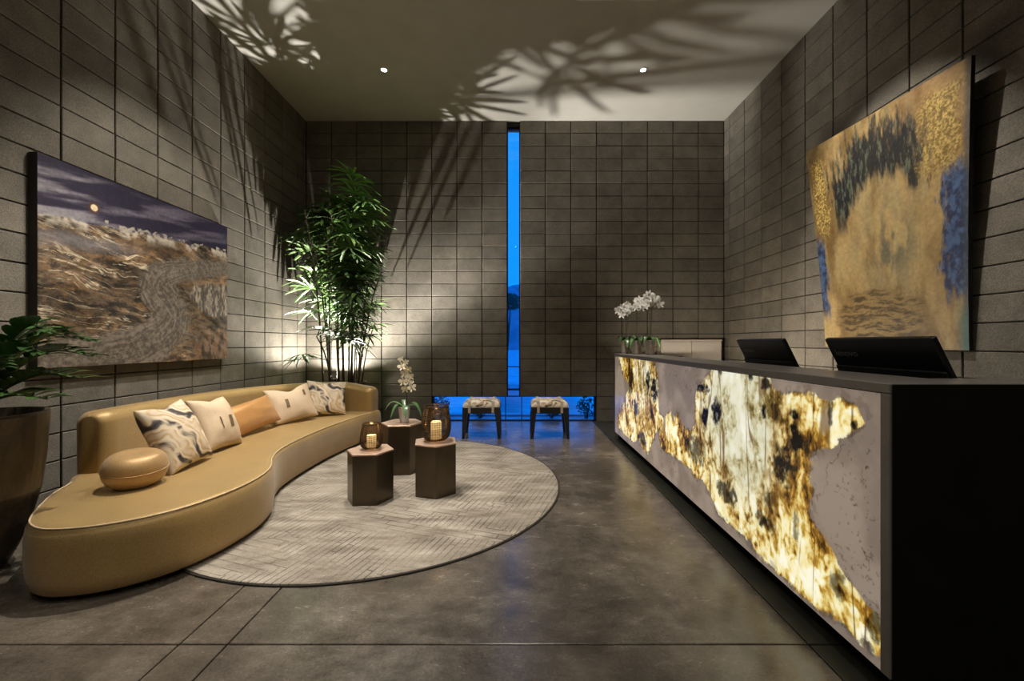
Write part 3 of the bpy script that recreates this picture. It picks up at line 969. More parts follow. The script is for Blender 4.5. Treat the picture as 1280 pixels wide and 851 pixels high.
    speck = sstep(0.42, 0.60, fbm(sx * 34, zx * 30, 91, 3))
    m_ = sstep(0.30, 0.62, soft + (fbm(sx * 40, zx * 34, 93, 3) - 0.5) * 0.9 * (1 - np.abs(2 * soft - 1)))
    c = mixc(grey, ton, m_)
    c = mixc(c, col(62, 50, 44)[None, None], rim * speck * 0.75)
    lum = c @ np.array([0.3, 0.59, 0.11])
    glowv = m_ * (0.42 + 0.10 * sstep(0.25, 0.85, lum)) * (1 - 0.9 * np.clip(dark, 0, 1)) + (1 - m_) * 0.32
    X = np.full(S.shape, DX) + 0.0
    pts = np.stack([X - desk.location.x, S - desk.location.y, Z - desk.location.z], -1)
    me = grid_mesh('onyx_panel', pts[:, ::-1], c[:, ::-1], {'glow': glowv[:, ::-1]}, sm=False)
    o = link_mesh('onyx_panel', me, M['onyx'], desk)
    o['label'] = 'backlit onyx slab, gold and cream veins in grey stone'
onyx()

def monitor(y0, y1, label):
    yc = (y0 + y1) / 2
    t = thing('computer_monitor', label, 'monitor', (1.80, yc, 0.75))
    up = Vector((-0.447, 0, 0.894)); nrm = Vector((-0.894, 0, -0.447))   # nrm: out of the rear face
    top = Vector((1.715, 0, 1.297))
    def slab(y0, y1, a, b, f, r, c=0.004):
        """box on the leaning plane: a..b metres below the top, f..r metres out of the rear face"""
        m = MB().cbox(a, b, y0, y1, f, r, c)
        m.v = [tuple(top - up * p[0] + nrm * p[2] + Vector((0, p[1], 0))) for p in m.v]
        m.f = [tuple(reversed(q)) for q in m.f]
        return m
    slab(y0, y1, 0, 0.365, -0.028, 0.0, 0.005).build('casing', M['black_plastic'], t, world=True)
    slab(y0 + 0.004, y1 - 0.004, 0.155, 0.36, 0.0, 0.010, 0.003).build('rear_band', M['black_plastic_band'], t, world=True)
    slab(y0 + 0.012, y1 - 0.012, 0.012, 0.345, -0.030, -0.0285, 0.0005).build('screen', M['screen'], t, world=True)
    MB().tube([(1.78, yc, 0.765), (1.775, yc, 0.93), (1.80, yc, 1.08)], [0.028, 0.024, 0.022], 10).build('stand_neck', M['black_plastic'], t, world=True)
    MB().cbox(1.68, 1.92, yc - 0.11, yc + 0.11, 0.7505, 0.765, 0.004).build('stand_foot', M['black_plastic'], t, world=True)
    cu = bpy.data.curves.new('logo', 'FONT')
    cu.body = 'lenovo'; cu.size = 0.052; cu.extrude = 0.0004
    tmp = bpy.data.objects.new('logo', cu)
    C.objects.link(tmp)
    dg = bpy.context.evaluated_depsgraph_get()
    me = bpy.data.meshes.new_from_object(tmp.evaluated_get(dg))
    bpy.data.objects.remove(tmp, do_unlink=True)
    base = top - up * 0.098 + nrm * 0.0012
    off = root_offset(t)
    for v in me.vertices:
        p = base + Vector((0, y1 - 0.035 - v.co.x, 0)) + up * v.co.y + nrm * v.co.z
        v.co = p - off
    o = link_mesh('logo', me, M['logo'], t)
    o['label'] = 'small grey maker lettering'
monitor(1.665, 2.245, 'large black monitor leaning over the desk ledge below the gold abstract painting')
monitor(2.60, 3.145, 'black monitor leaning over the desk ledge on the side of the orchid pots')

# pale low cabinet behind the far end of the desk
cab = thing('low_cabinet', 'plain pale low cabinet against the block wall behind the desk', 'cabinet', (2.82, 6.28, 0))
MB().cbox(2.275, 3.215, 6.32, 6.505, 0.06, 1.30, 0.004).build('body', M['cabinet'], cab, world=True)
MB().cbox(2.265, 3.225, 6.30, 6.508, 1.30, 1.325, 0.004).build('top', M['cabinet'], cab, world=True)
for a in (2.28, 2.749):
    dr = MB().cbox(a + 0.002, a + 0.462, 6.301, 6.319, 0.08, 1.29, 0.003).build('door', M['cabinet'], cab, world=True)
MB().box(2.30, 3.19, 6.35, 6.48, 0, 0.06).build('plinth', M['dark_base'], cab, world=True)

# ================================================================== curved sofa
def catmull(pts, n=8, closed=False):
    pts = [np.array(p, float) for p in pts]
    out = []
    L = len(pts)
    rng = range(L if closed else L - 1)
    for i in rng:
        p0 = pts[i - 1] if (closed or i > 0) else 2 * pts[0] - pts[1]
        p1 = pts[i]; p2 = pts[(i + 1) % L]
        p3 = pts[(i + 2) % L] if (closed or i + 2 < L) else 2 * pts[-1] - pts[-2]
        for k in range(n):
            t = k / n
            out.append(0.5 * (2 * p1 + (p2 - p0) * t + (2 * p0 - 5 * p1 + 4 * p2 - p3) * t * t + (3 * p1 - p0 - 3 * p2 + p3) * t ** 3))
    if not closed: out.append(pts[-1])
    return np.array(out)
def resample(p, step, closed=False):
    if closed: p = np.vstack([p, p[:1]])
    s = np.r_[0, np.cumsum(np.linalg.norm(np.diff(p, axis=0), axis=1))]
    n = max(8, int(s[-1] / step))
    t = np.linspace(0, s[-1], n + 1)
    q = np.stack([np.interp(t, s, p[:, k]) for k in range(p.shape[1])], 1)
    return q[:-1] if closed else q
def normals2(p, closed=False):
    if closed: t = np.roll(p, -1, 0) - np.roll(p, 1, 0)
    else: t = np.gradient(p, axis=0)
    t = t / np.linalg.norm(t, axis=1)[:, None]
    return np.stack([t[:, 1], -t[:, 0]], 1)      # to the right of travel

SEAT = 0.372
front = [(-2.90, 2.64), (-2.79, 2.44), (-2.65, 2.25), (-2.515, 2.095), (-2.41, 2.015), (-2.29, 1.975), (-2.12, 2.000), (-1.965, 2.085),
         (-1.845, 2.22), (-1.765, 2.44), (-1.745, 2.70), (-1.80, 2.94), (-1.93, 3.18), (-2.015, 3.42), (-2.05, 3.70),
         (-2.055, 3.96), (-2.045, 4.30), (-2.015, 4.60), (-1.955, 4.95), (-1.885, 5.24)]
inner = [(-2.84, 2.80), (-2.91, 3.20), (-2.96, 3.60), (-2.98, 4.00), (-2.94, 4.40), (-2.82, 4.80), (-2.60, 5.13), (-2.32, 5.29), (-2.06, 5.315), (-1.90, 5.29)]
inner_c = resample(catmull(inner, 10), 0.035)
BT = 0.215
nin = normals2(inner_c)                          # travel is away from the camera, so right = towards the seat
outer_c = inner_c - nin * BT
outer_b = [tuple(p) for p in outer_c[::-1][::6]]
sofa = thing('curved_sofa', 'long gold fabric sofa curving along the block wall with low rounded back', 'sofa', (-2.4, 3.6, 0))
outline = catmull(front + [(-1.85, 5.36), (-1.90, 5.47)] + outer_b[2:-1] + [(-3.02, 2.76)], 10, True)
outline = resample(outline, 0.03, True)
area = 0.5 * np.sum(outline[:, 0] * np.roll(outline[:, 1], -1) - np.roll(outline[:, 0], -1) * outline[:, 1])
onrm = normals2(outline, True) * (1 if area > 0 else -1)
for _ in range(3): onrm = (np.roll(onrm, 1, 0) + onrm + np.roll(onrm, -1, 0)) / 3
onrm /= np.linalg.norm(onrm, axis=1)[:, None]
def loft(rings, cap=True):
    vs, fs = [], []
    n = len(rings[0][0])
    for pl, z in rings: vs += [(p[0], p[1], z) for p in pl]
    for k in range(len(rings) - 1):
        for i in range(n):
            j = (i + 1) % n
            fs.append((k * n + i, k * n + j, (k + 1) * n + j, (k + 1) * n + i))
    if cap:
        fs.append(tuple((len(rings) - 1) * n + i for i in range(n)))
        fs.append(tuple(range(n))[::-1])
    m = MB(); m.add(vs, fs)
    if area < 0: m.f = [tuple(reversed(f)) for f in m.f]
    return m
prof = [(-0.03, 0.030), (0.000, 0.033), (0.016, 0.050), (0.026, 0.11), (0.030, 0.19), (0.029, 0.27), (0.022, 0.33), (0.008, 0.362), (-0.006, 0.371), (-0.02, 0.3755), (-0.035, 0.376)]
o = loft([(outline + onrm * off, z) for off, z in prof]).build('seat_base', M['gold'], sofa, world=True)
auto_smooth(o, 40)
o = loft([(outline - onrm * 0.07, 0.0), (outline - onrm * 0.07, 0.032)]).build('plinth', M['dark_base'], sofa, world=True)
k0 = int(np.argmin(np.linalg.norm(outline - np.array(front[0]), axis=1)))
k1 = int(np.argmin(np.linalg.norm(outline - np.array(front[-1]), axis=1)))
seq = outline[k0:k1 + 1] if k0 < k1 else np.vstack([outline[k0:], outline[:k1 + 1]])
sq = onrm[k0:k1 + 1] if k0 < k1 else np.vstack([onrm[k0:], onrm[:k1 + 1]])
MB().tube([(p[0] + n_[0] * 0.006, p[1] + n_[1] * 0.006, 0.369) for p, n_ in zip(seq, sq)], 0.0045, 8).build('piping', M['piping'], sofa, sm=True, world=True)

def backrest():
    mid = inner_c - nin * BT / 2
    s = np.r_[0, np.cumsum(np.linalg.norm(np.diff(mid, axis=0), axis=1))]
    L = s[-1]
    r = 0.095
    # extra stations close to the rounded ends
    st = np.unique(np.r_[r * (1 - np.cos(np.linspace(0, math.pi / 2, 8))), np.linspace(r, L - r, 110), L - r * (1 - np.cos(np.linspace(0, math.pi / 2, 8)))])
    cx = np.interp(st, s, mid[:, 0]); cy = np.interp(st, s, mid[:, 1])
    pm = np.stack([cx, cy], 1)
    nn = np.stack([np.interp(st, s, nin[:, k]) for k in (0, 1)], 1)
    nn /= np.linalg.norm(nn, axis=1)[:, None]
    vs, fs = [], []
    K = 22
    for i, q in enumerate(st):
        e = min(q, L - q)
        ht = BT / 2 * (math.sqrt(max(0.0, 1 - ((r - e) / r) ** 2)) * 0.55 + 0.45 if e < r else 1.0)
        f = q / L
        top = 0.80 - 0.055 * f - 0.06 * float(sstep(0.85, 1.0, np.array(f)))
        cr = 0.075
        lost = (BT / 2 - ht) * 0.6
        top -= lost
        poly = [(-ht, 0.355)]
        for k in range(9):
            a = math.pi - k * math.pi / 16
            poly.append((-ht + cr + cr * math.cos(a), top - cr + cr * math.sin(a)) if ht > cr else (ht * math.cos(a), top - ht + ht * math.sin(a)))
        for k in range(9):
            a = math.pi / 2 - k * math.pi / 16
            poly.append((ht - cr + cr * math.cos(a), top - cr + cr * math.sin(a)) if ht > cr else (ht * math.cos(a), top - ht + ht * math.sin(a)))
        poly.append((ht, 0.355))
        K = len(poly)
        for (x, z) in poly:
            bulge = 0.012 * math.sin(math.pi * min(1, max(0, (z - 0.355) / 0.4)))
            xx = x + (bulge if x > 0 else -bulge)
            vs.append((pm[i, 0] + nn[i, 0] * xx, pm[i, 1] + nn[i, 1] * xx, z))
    ns = len(st)
    for i in range(ns - 1):
        for k in range(K):
            j = (k + 1) % K
            fs.append((i * K + k, i * K + j, (i + 1) * K + j, (i + 1) * K + k))
    fs.append(tuple(range(K))[::-1]); fs.append(tuple((ns - 1) * K + k for k in range(K)))
    o = MB().add(vs, fs).build('backrest', M['gold'], sofa, world=True)
    import bmesh
    bm = bmesh.new(); bm.from_mesh(o.data)
    bmesh.ops.recalc_face_normals(bm, faces=bm.faces)
    bm.to_mesh(o.data); bm.free()
    auto_smooth(o, 50)
backrest()

# ------------------------------------------------------------------ pillows
def pillow_pt(u, v, w, h, t, chop, seed, side):
    x = w / 2 * u * (1 - 0.07 * (1 - v * v))
    y = h / 2 * v * (1 - 0.07 * (1 - u * u))
    y = y - np.where(v > 0, chop * h * v ** 2 * np.exp(-(u / 0.42) ** 2), 0)
    th = t / 2 * (np.clip(1 - u ** 2, 0, 1) * np.clip(1 - v ** 2, 0, 1)) ** 0.42
    edge = np.clip((1 - np.maximum(np.abs(u), np.abs(v))) * 5, 0, 1)
    wr = (fbm(u * 2.2 + seed, v * 2.2, seed, 3) - 0.5) * 0.07 * edge + (fbm(u * 6 + seed, v * 1.3, seed + 4, 2) - 0.5) * 0.02 * edge
    z = side * (th + wr * t * 1.6)
    return np.stack([x, y, z], -1)
def frame_matrix(loc, yaw, lean, roll):
    n = Vector((math.cos(yaw), math.sin(yaw), 0)); up = Vector((0, 0, 1))
    zz = n * math.cos(lean) + up * math.sin(lean)
    yy = up * math.cos(lean) - n * math.sin(lean)
    xx = yy.cross(zz)
    R = Matrix((xx, yy, zz)).transposed() @ Matrix.Rotation(roll, 3, 'Z')
    m = R.to_4x4(); m.translation = loc
    return m
def pillow(name, label, mat, w, h, t, loc, yaw, lean, roll=0.0, chop=0.0, seed=1, group=None, patches=()):
    g = np.linspace(-1, 1, 30)
    g = np.sin(g * math.pi / 2)
    U, V = np.meshgrid(g, g, indexing='ij')
    A = pillow_pt(U, V, w, h, t, chop, seed, 1); B = pillow_pt(U, V, w, h, t, chop, seed + 2, -1)
    me1 = grid_mesh(name, np.concatenate([A.reshape(30, 30, 3)], 0))
    n = 900
    vs = [tuple(p) for p in A.reshape(-1, 3)] + [tuple(p) for p in B.reshape(-1, 3)]
    fs = []
    for i in range(29):
        for j in range(29):
            a, b, c, d = i * 30 + j, (i + 1) * 30 + j, (i + 1) * 30 + j + 1, i * 30 + j + 1
            fs.append((a, b, c, d)); fs.append((n + d, n + c, n + b, n + a))
    bpy.data.meshes.remove(me1)
    M4 = frame_matrix(Vector((0, 0, 0)), yaw, lean, roll)
    zmin = min((M4 @ Vector(p)).z for p in vs)
    o = MB().add(vs, fs).build(name, mat, None, sm=True)
    import bmesh
    bm = bmesh.new(); bm.from_mesh(o.data)
    bmesh.ops.remove_doubles(bm, verts=bm.verts, dist=0.0004)
    bm.to_mesh(o.data); bm.free()
    smooth(o.data)
    o.matrix_world = frame_matrix(Vector((loc[0], loc[1], 0.3765 - zmin - 0.004)), yaw, lean, roll)
    tag(o, label, 'pillow', group)
    for (u0, u1, v0, v1) in patches:
        U2, V2 = np.meshgrid(np.linspace(u0, u1, 6), np.linspace(v0, v1, 8), indexing='ij')
        Q = pillow_pt(U2, V2, w, h, t, chop, seed, 1)
        Q[..., 2] += 0.0035
        link_mesh('patch', grid_mesh('patch', Q), M['brown_patch'], o)
    return o
R_ = math.radians
pillow('patterned_pillow', 'cream pillow printed with dark and gold swirls behind the round gold pillow', M['pattern'], 0.43, 0.50, 0.22, (-2.47, 2.93), R_(4), R_(26), R_(3), 0.06, 3)
pillow('square_pillow', 'cream pillow with brown bar motif between the swirl print pillow and the amber lumbar pillow', M['cream'], 0.42, 0.46, 0.22, (-2.56, 3.43), R_(2), R_(24), R_(-3), 0.05, 5,
       patches=[(0.15, 0.36, -0.35, 0.12), (-0.36, -0.30, -0.35, 0.12)])
pillow('lumbar_pillow', 'long amber silk lumbar pillow leaning on the middle of the sofa back', M['amber_pillow'], 0.68, 0.31, 0.19, (-2.66, 4.03), R_(-10), R_(28), R_(7), 0.0, 8)
pillow('square_pillow', 'cream pillow with small brown bars beside the amber lumbar pillow and under the palm', M['cream'], 0.50, 0.42, 0.19, (-2.56, 4.60), R_(-36), R_(26), R_(6), 0.14, 11,
       patches=[(-0.45, -0.30, -0.30, 0.20), (0.52, 0.64, 0.25, 0.62)])
pillow('patterned_pillow', 'cream pillow printed with dark swirls at the palm end of the sofa', M['pattern'], 0.46, 0.44, 0.19, (-2.36, 5.02), R_(-58), R_(24), R_(-5), 0.05, 15)

def round_pillow():
    prof = []
    for k in range(25):
        a = -math.pi / 2 + math.pi * k / 24
        r = 0.160 * abs(math.cos(a)) ** 0.66
        z = 0.116 * math.copysign(abs(math.sin(a)) ** 0.9, math.sin(a))
        if a > 0: z -= 0.030 * math.exp(-(r / 0.075) ** 2)
        prof.append((max(r, 0.0015), z))
    t = thing('round_pillow', 'plump round gold pillow with a dimpled middle on the wide end of the sofa', 'pillow', (-2.405, 2.55, 0.376 + 0.112))
    t.rotation_euler = (R_(4), R_(5), 0)
    MB().lathe(prof, 40).build('cushion', M['gold_pillow'], t, sm=True)
    MB().lathe([(0.001, 0.085), (0.012, 0.089), (0.016, 0.085), (0.013, 0.081)], 16, cap1=False).build('button', M['gold_pillow'], t, sm=True)
    ring = [(0.161 * math.cos(a), 0.161 * math.sin(a), 0.0) for a in np.linspace(0, 2 * math.pi, 49)]
    MB().tube(ring, 0.003, 6, False).build('seam', M['gold_pillow'], t, sm=True)
round_pillow()

# ================================================================== rug
RUGC, RUGR = (-1.2, 3.70), 1.59
rug = thing('round_rug', 'large round beige grey rug woven in a broken maze pattern', 'rug', (RUGC[0], RUGC[1], 0))
MB().lathe([(RUGR - 0.012, 0.0), (RUGR - 0.010, 0.009), (RUGR - 0.016, 0.012), (0.02, 0.012)], 128, cap0=True, cap1=True).build('pile', M['rug'], rug)
MB().tube([(RUGR * math.cos(a) - 0.0, RUGR * math.sin(a), 0.005) for a in np.linspace(0, 2 * math.pi, 161)], 0.0055, 6, False).build('binding', M['rug_edge'], rug, sm=True)

# ================================================================== hexagonal tables
def hex_table(label, x, y, r, h, rot):
    t = thing('hexagonal_table', label, 'side table', (x, y, 0.012), rot)
    V = [(r * math.cos(math.pi / 3 * k + math.pi / 6 * 0), r * math.sin(math.pi / 3 * k)) for k in range(6)]
    MB().prism([(a * 1.015, b * 1.015) for a, b in V], h - 0.014, h, 0.003).build('table_top', M['bronze_top'], t)
    MB().prism([(a * 0.955, b * 0.955) for a, b in V], 0.004, h - 0.0145).build('core', M['dark_base'], t)
    for k in range(6):
        a, b = Vector((*V[k], 0)), Vector((*V[(k + 1) % 6], 0))
        u = (b - a).normalized(); n = Vector((u.y, -u.x, 0)); L = (b - a).length
        m = MB().cbox(0.0015, L - 0.0015, -0.006, 0.0, 0.0, h - 0.015, 0.0015)
        m.v = [tuple(a + u * p[0] + n * p[1] + Vector((0, 0, p[2]))) for p in m.v]
        m.build('side_panel', M['bronze'], t)
    return t
TA, TB, TC = (-1.185, 3.285), (-0.685, 3.44), (-1.135, 4.02)
HA, HB, HCc = 0.400, 0.430, 0.475
hex_table('short bronze hexagonal table carrying the small lantern', *TA, 0.184, HA, R_(4))
hex_table('middle-height bronze hexagonal table carrying the large lantern', *TB, 0.190, HB, R_(-18))
hex_table('tallest bronze hexagonal table carrying the potted orchid', *TC, 0.200, HCc, R_(6))

def lantern(label, x, y, z, prof, rings, vert, cw, chh, clabel):
    t = thing('lantern', label, 'lantern', (x, y, z))
    zs = np.array([p[1] for p in prof]); rs = np.array([p[0] for p in prof])
    fine = [(float(np.interp(q, zs, rs)), float(q)) for q in np.linspace(zs[0], zs[-1], 22)]
    cmr = catmull(prof, 6)
    cm = [(float(a), float(b)) for a, b in cmr]
    MB().lathe([(0.003, cm[0][1])] + cm + [(c[0] - 0.004, c[1]) for c in cm[::-1]], 40, cap1=False).build('glass_shell', M['smoked'], t, sm=True)
    w_ = MB()
    for k in range(rings):
        q = zs[0] + (zs[-1] - zs[0]) * (k + 0.5) / rings
        rr = float(np.interp(q, [c[1] for c in cm], [c[0] for c in cm])) + 0.0012
        w_.tube([(rr * math.cos(a), rr * math.sin(a), q + 0.0015 * math.sin(5 * a + k)) for a in np.linspace(0, 2 * math.pi, 37)], 0.0014, 4, False)
    for k in range(vert):
        a = 2 * math.pi * k / vert
        w_.tube([((c[0] + 0.0012) * math.cos(a + 0.05 * math.sin(3 * c[1] / zs[-1] + k)), (c[0] + 0.0012) * math.sin(a + 0.05 * math.sin(3 * c[1] / zs[-1] + k)), c[1]) for c in cm[::2]], 0.0011, 4, False)
    w_.build('wire_wrap', M['wire'], t)
    rt = cm[-1]
    MB().tube([(rt[0] * math.cos(a), rt[0] * math.sin(a), rt[1]) for a in np.linspace(0, 2 * math.pi, 41)], 0.004, 6, False).build('rim', M['wire'], t, sm=True)
    c = thing('pillar_candle', clabel, 'candle', (x, y, z + prof[0][1] + 0.006))
    MB().lathe([(cw, 0), (cw, chh * 0.55)], 28, cap1=False).build('wax', M['candle'], c)
    MB().lathe([(cw, chh * 0.55), (cw, chh - 0.006), (cw - 0.006, chh), (cw * 0.6, chh - 0.008), (0.006, chh - 0.016)], 28, cap0=False).build('glowing_tip', M['candle_tip'], c)
    ld = bpy.data.lights.new('candle_light', 'POINT'); ld.energy = 0.35; ld.color = (1, 0.62, 0.3); ld.shadow_soft_size = 0.012
    lo = bpy.data.objects.new('candle_light', ld); C.objects.link(lo); lo.parent = c; lo.location = (0, 0, chh + 0.045)
lantern('small amber glass lantern wrapped in dark wire on the short table', TA[0], TA[1] + 0.02, 0.012 + HA,
        [(0.055, 0.002), (0.078, 0.025), (0.088, 0.075), (0.083, 0.13), (0.073, 0.18), (0.068, 0.205)], 13, 26, 0.038, 0.105, 'lit cream pillar candle inside the small lantern')
lantern('large amber glass lantern wrapped in dark wire on the middle-height table', TB[0] + 0.0, TB[1] + 0.02, 0.012 + HB,
        [(0.070, 0.002), (0.104, 0.03), (0.124, 0.10), (0.120, 0.18), (0.108, 0.25), (0.103, 0.295)], 17, 34, 0.045, 0.155, 'lit cream pillar candle inside the large lantern')

# ================================================================== stools
def stool(label, x, y):
    t = thing('upholstered_stool', label, 'stool', (x, y, 0), 0, 'hide stools in front of the low window')
    w, d = 0.25, 0.20
    for sx in (-1, 1):
        for sy in (-1, 1):
            a = MB()
            x1, y1_ = sx * (w - 0.035), sy * (d - 0.035)
            x0, y0_ = sx * (w - 0.012), sy * (d - 0.02)
            r0, r1 = 0.018, 0.034
            a.add([(x0 - r0, y0_ - r0, 0), (x0 + r0, y0_ - r0, 0), (x0 + r0, y0_ + r0, 0), (x0 - r0, y0_ + r0, 0),
                   (x1 - r1, y1_ - r1, 0.36), (x1 + r1, y1_ - r1, 0.36), (x1 + r1, y1_ + r1, 0.36), (x1 - r1, y1_ + r1, 0.36)],
                  [(0, 3, 2, 1), (4, 5, 6, 7), (0, 1, 5, 4), (1, 2, 6, 5), (2, 3, 7, 6), (3, 0, 4, 7)])
            a.build('leg', M['black_wood'], t)
    MB().cbox(-w, w, -d, d, 0.335, 0.425, 0.008).build('seat_frame', M['black_wood'], t)
    g = np.linspace(-1, 1, 22); g = np.sin(g * math.pi / 2)
    U, V = np.meshgrid(g, g, indexing='ij')
    hgt = (np.clip(1 - np.abs(U) ** 5, 0, 1) * np.clip(1 - np.abs(V) ** 5, 0, 1)) ** 0.35
    Zc = 0.425 + 0.088 * hgt + (fbm(U * 3 + x, V * 3, 2, 2) - 0.5) * 0.012 * hgt
    c = link_mesh('cushion', grid_mesh('cushion', np.stack([U * (w - 0.004), V * (d - 0.004), Zc], -1)), M['hide'], t)
    for sx in (-1, 1):
        s_ = MB()
        pth = [(d + 0.003, 0.36), (d + 0.003, 0.43), (d - 0.01, 0.50), (d - 0.06, 0.519), (0, 0.521), (-d + 0.06, 0.519), (-d + 0.01, 0.50), (-d - 0.003, 0.43), (-d - 0.003, 0.345)]
        vs_, fs_ = [], []
        for (yy, zz) in pth:
            vs_ += [(sx * 0.155 - 0.017, yy, zz), (sx * 0.155 + 0.017, yy, zz)]
        n0 = len(vs_)
        vs_ += [(a, b * 0.985, c_ - 0.004) for a, b, c_ in vs_]
        for k in range(len(pth) - 1):
            fs_ += [(2 * k, 2 * k + 1, 2 * k + 3, 2 * k + 2), (n0 + 2 * k + 2, n0 + 2 * k + 3, n0 + 2 * k + 1, n0 + 2 * k),
                    (2 * k, 2 * k + 2, n0 + 2 * k + 2, n0 + 2 * k), (2 * k + 3, 2 * k + 1, n0 + 2 * k + 1, n0 + 2 * k + 3)]
        s_.add(vs_, fs_)
        s_.build('strap', M['strap'], t)
stool('black-legged stool with patched hide cushion, on the palm side of the slot window', -0.462, 5.54)
stool('black-legged stool with patched hide cushion, on the desk side of the slot window', 0.452, 5.54)

# ================================================================== orchids
def petal_flower():
    m = MB()
    for (ang, L, W, lift) in ((90, 1.0, 0.42, 0.05), (18, 1.0, 0.80, 0.12), (162, 1.0, 0.80, 0.12), (-54, 0.95, 0.42, 0.0), (-126, 0.95, 0.42, 0.0)):
        a = R_(ang); u = Vector((math.cos(a), math.sin(a), 0)); w = Vector((-u.y, u.x, 0))
        rows = [(0.06, 0.10), (0.30, 0.75), (0.58, 1.0), (0.84, 0.72), (1.0, 0.18)]
        vs, fs = [], []
        for k, (t, ww) in enumerate(rows):
            z = lift * t + 0.16 * t * t * (1 if k < 4 else 0.7)
            c = u * t * L
            vs += [c - w * W / 2 * ww + Vector((0, 0, z - 0.05 * ww)), c + Vector((0, 0, z)), c + w * W / 2 * ww + Vector((0, 0, z - 0.05 * ww))]
        for k in range(4):
            b = k * 3
            fs += [(b, b + 3, b + 4, b + 1), (b + 1, b + 4, b + 5, b + 2)]
        m.add(vs, fs)
    return m
FLOWER = petal_flower().mesh('flower', True); FLOWER.materials.append(M['petal'])
FLOWER_C = petal_flower().mesh('flower', True); FLOWER_C.materials.append(M['petal_cream'])
LIP = MB().lathe([(0.02, 0.0), (0.16, 0.10), (0.10, 0.30), (0.02, 0.36)], 8).mesh('lip', True); LIP.materials.append(M['lip'])
def put_flower(parent, p, nrm, size, roll, me, lip=True):
    o = bpy.data.objects.new('flower', me); C.objects.link(o); o.parent = parent
    q = Vector(nrm).normalized().to_track_quat('Z', 'Y')
    o.rotation_euler = (q.to_matrix() @ Matrix.Rotation(roll, 3, 'Z')).to_euler()
    o.location = p; o.scale = (size,) * 3
    if lip:
        l = bpy.data.objects.new('lip', LIP); C.objects.link(l); l.parent = o
def arch_leaf(parent, name, mat, az, L, W, rise, drop, z0, r0=0.01):
    u = Vector((math.cos(az), math.sin(az), 0)); w = Vector((-u.y, u.x, 0))
    vs, fs = [], []
    n = 9
    for k in range(n):
        t = k / (n - 1)
        c = u * (r0 + L * t * (1 - 0.12 * t)) + Vector((0, 0, z0 + rise * math.sin(t * 2.0) - drop * t ** 2.4))
        ww = W * (math.sin(math.pi * min(1, t * 0.92 + 0.08)) ** 0.6) / 2
        vs += [c - w * ww + Vector((0, 0, ww * 0.35)), c, c + w * ww + Vector((0, 0, ww * 0.35))]
    for k in range(n - 1):
        b = k * 3
        fs += [(b, b + 3, b + 4, b + 1), (b + 1, b + 4, b + 5, b + 2)]
    return MB().add(vs, fs).build(name, mat, parent, sm=True)

# orchid on the tallest table
orc = thing('potted_orchid', 'cream orchid with one tall spray in a white pot on the tallest hexagonal table', 'orchid', (TC[0] + 0.02, TC[1] - 0.0, 0.0125 + HCc))
MB().lathe([(0.040, 0), (0.044, 0.004), (0.056, 0.148), (0.052, 0.150), (0.048, 0.135)], 28).build('pot', M['white_pot'], orc, sm=False)
MB().lathe([(0.049, 0.130), (0.03, 0.138), (0.002, 0.142)], 20).build('moss', M['soil'], orc)
for (az, L, W, ri, dr) in ((200, 0.20, 0.045, 0.10, 0.12), (165, 0.24, 0.05, 0.09, 0.13), (-20, 0.22, 0.055, 0.10, 0.17), (15, 0.23, 0.05, 0.06, 0.20), (-70, 0.17, 0.05, 0.06, 0.14), (110, 0.16, 0.04, 0.10, 0.08), (235, 0.18, 0.04, 0.08, 0.17)):
    arch_leaf(orc, 'leaf', M['orchid_leaf'], R_(az), L, W, ri, dr, 0.14)
sp = catmull([(0.01, 0, 0.13), (0.055, -0.01, 0.25), (0.085, -0.02, 0.38), (0.07, -0.03, 0.50), (0.03, -0.035, 0.58), (-0.005, -0.035, 0.63)], 6)
MB().tube([tuple(p) for p in sp], 0.0035, 6).build('flower_stem', M['flower_stem'], orc, sm=True)
rg = random.Random(5)
for i, (fx_, fz) in enumerate([(0.088, 0.345), (0.02, 0.335), (0.055, 0.40), (0.00, 0.405), (0.075, 0.455), (0.015, 0.475), (0.05, 0.525), (-0.005, 0.555), (0.03, 0.60), (-0.02, 0.63)]):
    put_flower(orc, (fx_, -0.045 + rg.uniform(-0.02, 0.02), fz), (0.3 + rg.uniform(-0.5, 0.4), -1, 0.05 + rg.uniform(-0.3, 0.3)), 0.047 if i < 8 else 0.033, rg.uniform(-0.4, 0.4), FLOWER_C)

